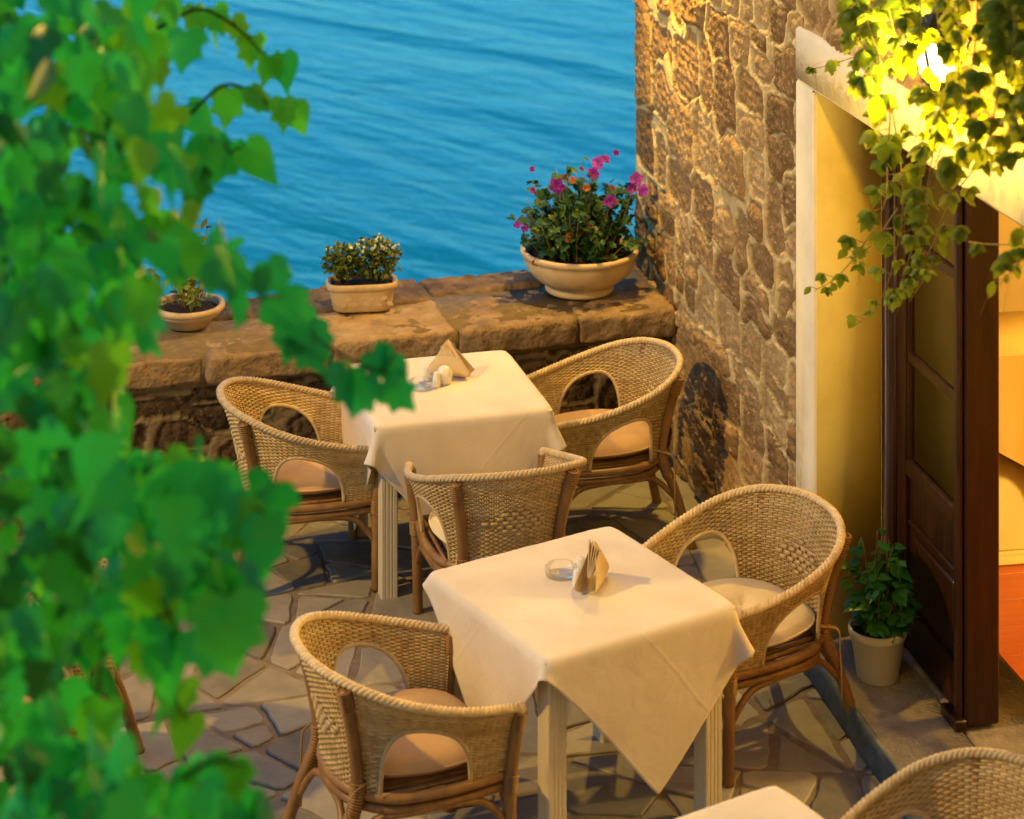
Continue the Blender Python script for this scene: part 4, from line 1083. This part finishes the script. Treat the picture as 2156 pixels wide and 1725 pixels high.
def petunia():
    rnd = random.Random(23); Y = 10.63; loc = Vector((.328, Y, .755)); root = empty('flower_bowl', loc)
    tag(root, 'wide terracotta bowl of magenta flowers on the sea wall, against the house', 'flower bowl', 'potted plants on the sea wall')
    b = MB(); bowl(b, .155, .282, .205); b.build('bowl', M['terracotta'], root)
    b = MB(); soil_disc(b, .262, .165, rnd); b.build('soil', M['soil'], root)
    lm = MB(); st = MB(); tips = []
    for k in range(150):
        a = rnd.uniform(0, 6.28); q = math.sqrt(rnd.random()); base = Vector((.17 * q * math.cos(a), .17 * q * math.sin(a), .17))
        out = rnd.uniform(.4, 1.0); H = rnd.uniform(.15, .44) * (1.12 - .45 * q)
        tip = base + Vector((math.cos(a) * .17 * q * out, math.sin(a) * .15 * q * out, H)) + rv(rnd, .02)
        mid = base.lerp(tip, .5) + rv(rnd, .015); c = catmull([base, mid, tip], 12); st.tube(c, [.0032 - .0018 * i / 12 for i in range(13)], 4); tips.append(tip)
        for j in range(rnd.randint(8, 14)):
            p = c[rnd.randint(2, 12)]; d = Vector((rnd.uniform(-1, 1), rnd.uniform(-1, 1), rnd.uniform(-.5, .6)))
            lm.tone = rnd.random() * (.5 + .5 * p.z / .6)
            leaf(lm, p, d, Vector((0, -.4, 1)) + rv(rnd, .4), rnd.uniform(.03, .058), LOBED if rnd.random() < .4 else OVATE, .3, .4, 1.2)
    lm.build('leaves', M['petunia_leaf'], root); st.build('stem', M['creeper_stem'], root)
    fl = [(1120, 356, .018), (1173, 392, .044), (1258, 342, .040), (1248, 366, .036), (1338, 378, .042), (1355, 402, .034), (1285, 424, .040), (1297, 322, .02), (1090, 472, .026), (1152, 515, .024), (1122, 402, .02), (1275, 335, .03), (1105, 482, .022), (1330, 398, .03)]
    for px, py, s in fl:
        p = at_Y(px, py, Y + rnd.uniform(-.16, -.02)) - loc
        flower5(s * .88, rnd.uniform(.3, 1), rnd, M['magenta'], root, p, Vector((rnd.uniform(-.4, .4), -1, rnd.uniform(.3, .9))))
    for px, py, s in [(1225, 486, .03), (1200, 500, .028), (1240, 480, .022), (1218, 545, .03), (1235, 395, .02), (1205, 380, .02), (1190, 372, .016), (1128, 552, .022), (1290, 395, .02), (1225, 355, .016)]:
        p = at_Y(px, py, Y - rnd.uniform(.1, .2)) - loc
        flower5(s, rnd.random(), rnd, M['dry_flower'], root, p, Vector((rnd.uniform(-.5, .5), -.6, rnd.uniform(-.6, .4))), 'withered_flower')
petunia()
def shrub_planter():
    rnd = random.Random(29); loc = Vector((-.712, 10.36, .755)); root = empty('oblong_planter', loc, R(8))
    tag(root, 'oblong cream planter with a small white flowered shrub, on the sea wall', 'planter', 'potted plants on the sea wall')
    b = MB(); sx, sy = 1.0, .58
    b.lathe([(.001, 0), (.128, 0), (.138, .006), (.146, .05), (.153, .095), (.155, .10), (.166, .104), (.170, .115), (.168, .128), (.160, .134), (.150, .128), (.146, .10)], 56, sx=sx, sy=sy, power=4)
    for k in range(9):                                                           # leaf relief on the front
        x = -.11 + k * .0275; t = Vector((1, 0, .5 if k % 2 else -.4)); leaf(b, (x, -.0865 - .0, .05 + (.008 if k % 2 else -.004)), t, Vector((0, -1, .05)), .036, OVATE, .18, 0, 1.2)
    b.build('pot', M['terracotta'], root, angle=50)
    b = MB(); soil_disc(b, .148, .108, rnd, sx, sy, 4); b.build('soil', M['soil'], root)
    lm = MB(); st = MB(); wf = MB()
    for (cx, cz, rx, rz, n, fl) in ((-.09, .225, .095, .075, 330, .06), (.065, .235, .115, .09, 420, .40)):
        for k in range(16):
            a = rnd.uniform(0, 6.28); q = rnd.random(); tip = Vector((cx + rx * q * math.cos(a), .06 * math.sin(a) * q, cz + rz * .4)); st.tube(catmull([Vector((cx * .9 + rnd.uniform(-.03, .03), 0, .11)), Vector((cx + rx * q * .4 * math.cos(a), 0, cz - rz * .4)), tip], 8), .0022, 4)
        for k in range(n):
            d = rv(rnd).normalized(); q = rnd.random() ** .4; bump_ = 1 + .22 * mnoise.noise(d * 3.1 + Vector((cx * 30, 0, 0)))
            p = Vector((cx + d.x * rx * q * bump_, d.y * .085 * q * bump_, cz + d.z * rz * q * bump_))
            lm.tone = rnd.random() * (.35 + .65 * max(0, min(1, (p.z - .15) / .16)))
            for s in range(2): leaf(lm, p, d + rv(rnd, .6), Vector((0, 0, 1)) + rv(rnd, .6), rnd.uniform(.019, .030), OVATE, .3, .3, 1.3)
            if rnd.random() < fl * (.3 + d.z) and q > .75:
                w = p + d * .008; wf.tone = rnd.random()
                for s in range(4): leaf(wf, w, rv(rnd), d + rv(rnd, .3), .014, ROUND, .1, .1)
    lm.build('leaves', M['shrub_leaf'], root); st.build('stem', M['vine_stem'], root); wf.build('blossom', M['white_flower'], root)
shrub_planter()
def left_bowl():
    rnd = random.Random(31); loc = Vector((-1.50, 10.12, .755)); root = empty('flower_bowl', loc)
    tag(root, 'smaller shallow terracotta bowl on the sea wall, partly hidden by the vine', 'flower bowl', 'potted plants on the sea wall')
    b = MB(); bowl(b, .10, .165, .10, False); b.build('bowl', M['terracotta'], root)
    b = MB(); soil_disc(b, .14, .07, rnd); b.build('soil', M['soil'], root)
    lm = MB(); st = MB()
    for k in range(26):
        a = rnd.uniform(0, 6.28); q = rnd.random(); base = Vector((.07 * math.cos(a) * q, .07 * math.sin(a) * q, .07)); tip = base + Vector((math.cos(a) * .13 * q, math.sin(a) * .13 * q, rnd.uniform(.12, .40)))
        c = catmull([base, base.lerp(tip, .5) + rv(rnd, .02), tip], 10); st.tube(c, .0025, 4)
        for j in range(7):
            lm.tone = rnd.random(); leaf(lm, c[rnd.randint(3, 10)], rv(rnd), Vector((0, -.3, 1)) + rv(rnd, .4), rnd.uniform(.04, .06), OVATE, .3, .5, 1.0)
    lm.build('leaves', M['shrub_leaf'], root); st.build('stem', M['creeper_stem'], root)
left_bowl()
def door_plant():
    rnd = random.Random(37); loc = Vector((1.352, 8.08, .12)); root = empty('potted_plant', loc)
    tag(root, 'round leaved green plant in a white plastic pot, on the doorstep', 'potted plant')
    b = MB(); b.lathe([(.001, 0), (.072, 0), (.076, .004), (.098, .155), (.104, .158), (.107, .165), (.107, .186), (.103, .19), (.098, .186), (.094, .16)], 40)
    b.build('pot', M['plastic_pot'], root)
    b = MB(); soil_disc(b, .094, .155, rnd); b.build('soil', M['soil'], root)
    lm = MB(); st = MB()
    for k in range(30):
        a = rnd.uniform(0, 6.28); q = math.sqrt(rnd.random()); base = Vector((.04 * math.cos(a) * q, .04 * math.sin(a) * q, .16))
        tip = Vector((.125 * math.cos(a) * q, .125 * math.sin(a) * q, .24 + rnd.uniform(.05, .30) * (1.12 - .45 * q)))
        c = catmull([base, base.lerp(tip, .5) + rv(rnd, .012), tip], 10); st.tube(c, .0026, 5)
        for j in range(11):
            f = rnd.randint(3, 10); p = c[f]; d = Vector((math.cos(a) + rnd.uniform(-1.2, 1.2), math.sin(a) + rnd.uniform(-1.2, 1.2), rnd.uniform(-.6, .4)))
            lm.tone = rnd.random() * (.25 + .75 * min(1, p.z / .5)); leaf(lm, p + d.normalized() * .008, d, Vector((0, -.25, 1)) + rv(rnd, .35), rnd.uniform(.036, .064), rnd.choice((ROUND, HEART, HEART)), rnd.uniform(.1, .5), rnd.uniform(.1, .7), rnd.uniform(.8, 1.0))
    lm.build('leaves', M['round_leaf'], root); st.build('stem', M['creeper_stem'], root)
door_plant()

# ---------------------------------------------------------------- light
w = bpy.data.worlds.new('World'); scene.world = w; w.use_nodes = True; t = w.node_tree
bg = t.nodes['Background']
sky = t.nodes.new('ShaderNodeTexSky'); sky.sky_type = 'NISHITA'; sky.sun_disc = False
SUN_EL, SUN_AZ = R(15), R(200)
sky.sun_elevation = SUN_EL; sky.sun_rotation = SUN_AZ; sky.ozone_density = 6.0; sky.air_density = 1.2; sky.dust_density = .3
tint = t.nodes.new('ShaderNodeMix'); tint.data_type = 'RGBA'; tint.blend_type = 'MULTIPLY'; tint.inputs[0].default_value = 1
t.links.new(sky.outputs[0], tint.inputs[6]); tint.inputs[7].default_value = (.32, .90, 1.0, 1); t.links.new(tint.outputs[2], bg.inputs[0]); bg.inputs[1].default_value = .15
def lamp(name, typ, loc, energy, col, size=.05, **kw):
    l = bpy.data.lights.new(name, typ); l.energy = energy; l.color = col
    if typ in ('POINT', 'SPOT'): l.shadow_soft_size = size
    for k, v in kw.items(): setattr(l, k, v)
    o = bpy.data.objects.new(name, l); o.location = loc; link(o); return o
KEY = Vector((-5.2, 6.0, 5.2))
lamp('terrace_lamp', 'POINT', KEY, 880, (1, .585, .09), .12)
lamp('wall_lamp', 'POINT', (.56, 10.3, 2.95), 125, (1, .6, .08), .05)
lamp('lantern_light', 'POINT', lp + Vector((0, 0, -.035)), 105, (1, .56, .045), .03)
hm = house.matrix_basis
lamp('room_lamp', 'POINT', hm @ Vector((3.6, 2.9, 2.5)), 210, (1, .68, .18), .12)
# ---------------------------------------------------------------- camera
cam = bpy.data.cameras.new('camera'); co = bpy.data.objects.new('camera', cam); link(co)
co.location = (0, 0, CAMZ); co.rotation_euler = (R(90), 0, 0)
cam.sensor_fit = 'HORIZONTAL'; cam.sensor_width = 36; cam.lens = 36 * F / 2156
cam.shift_y = -(862.5 - YH) / 2156; cam.clip_end = 3000; cam.clip_start = .05
cam.dof.use_dof = True; cam.dof.focus_distance = 8.7; cam.dof.aperture_fstop = 3.0
scene.camera = co
scene.view_settings.view_transform = 'Standard'; scene.view_settings.look = 'None'; scene.view_settings.exposure = .95
scene.cycles.use_denoising = True; scene.cycles.max_bounces = 8; scene.cycles.sample_clamp_indirect = 6
scene.render.film_transparent = False
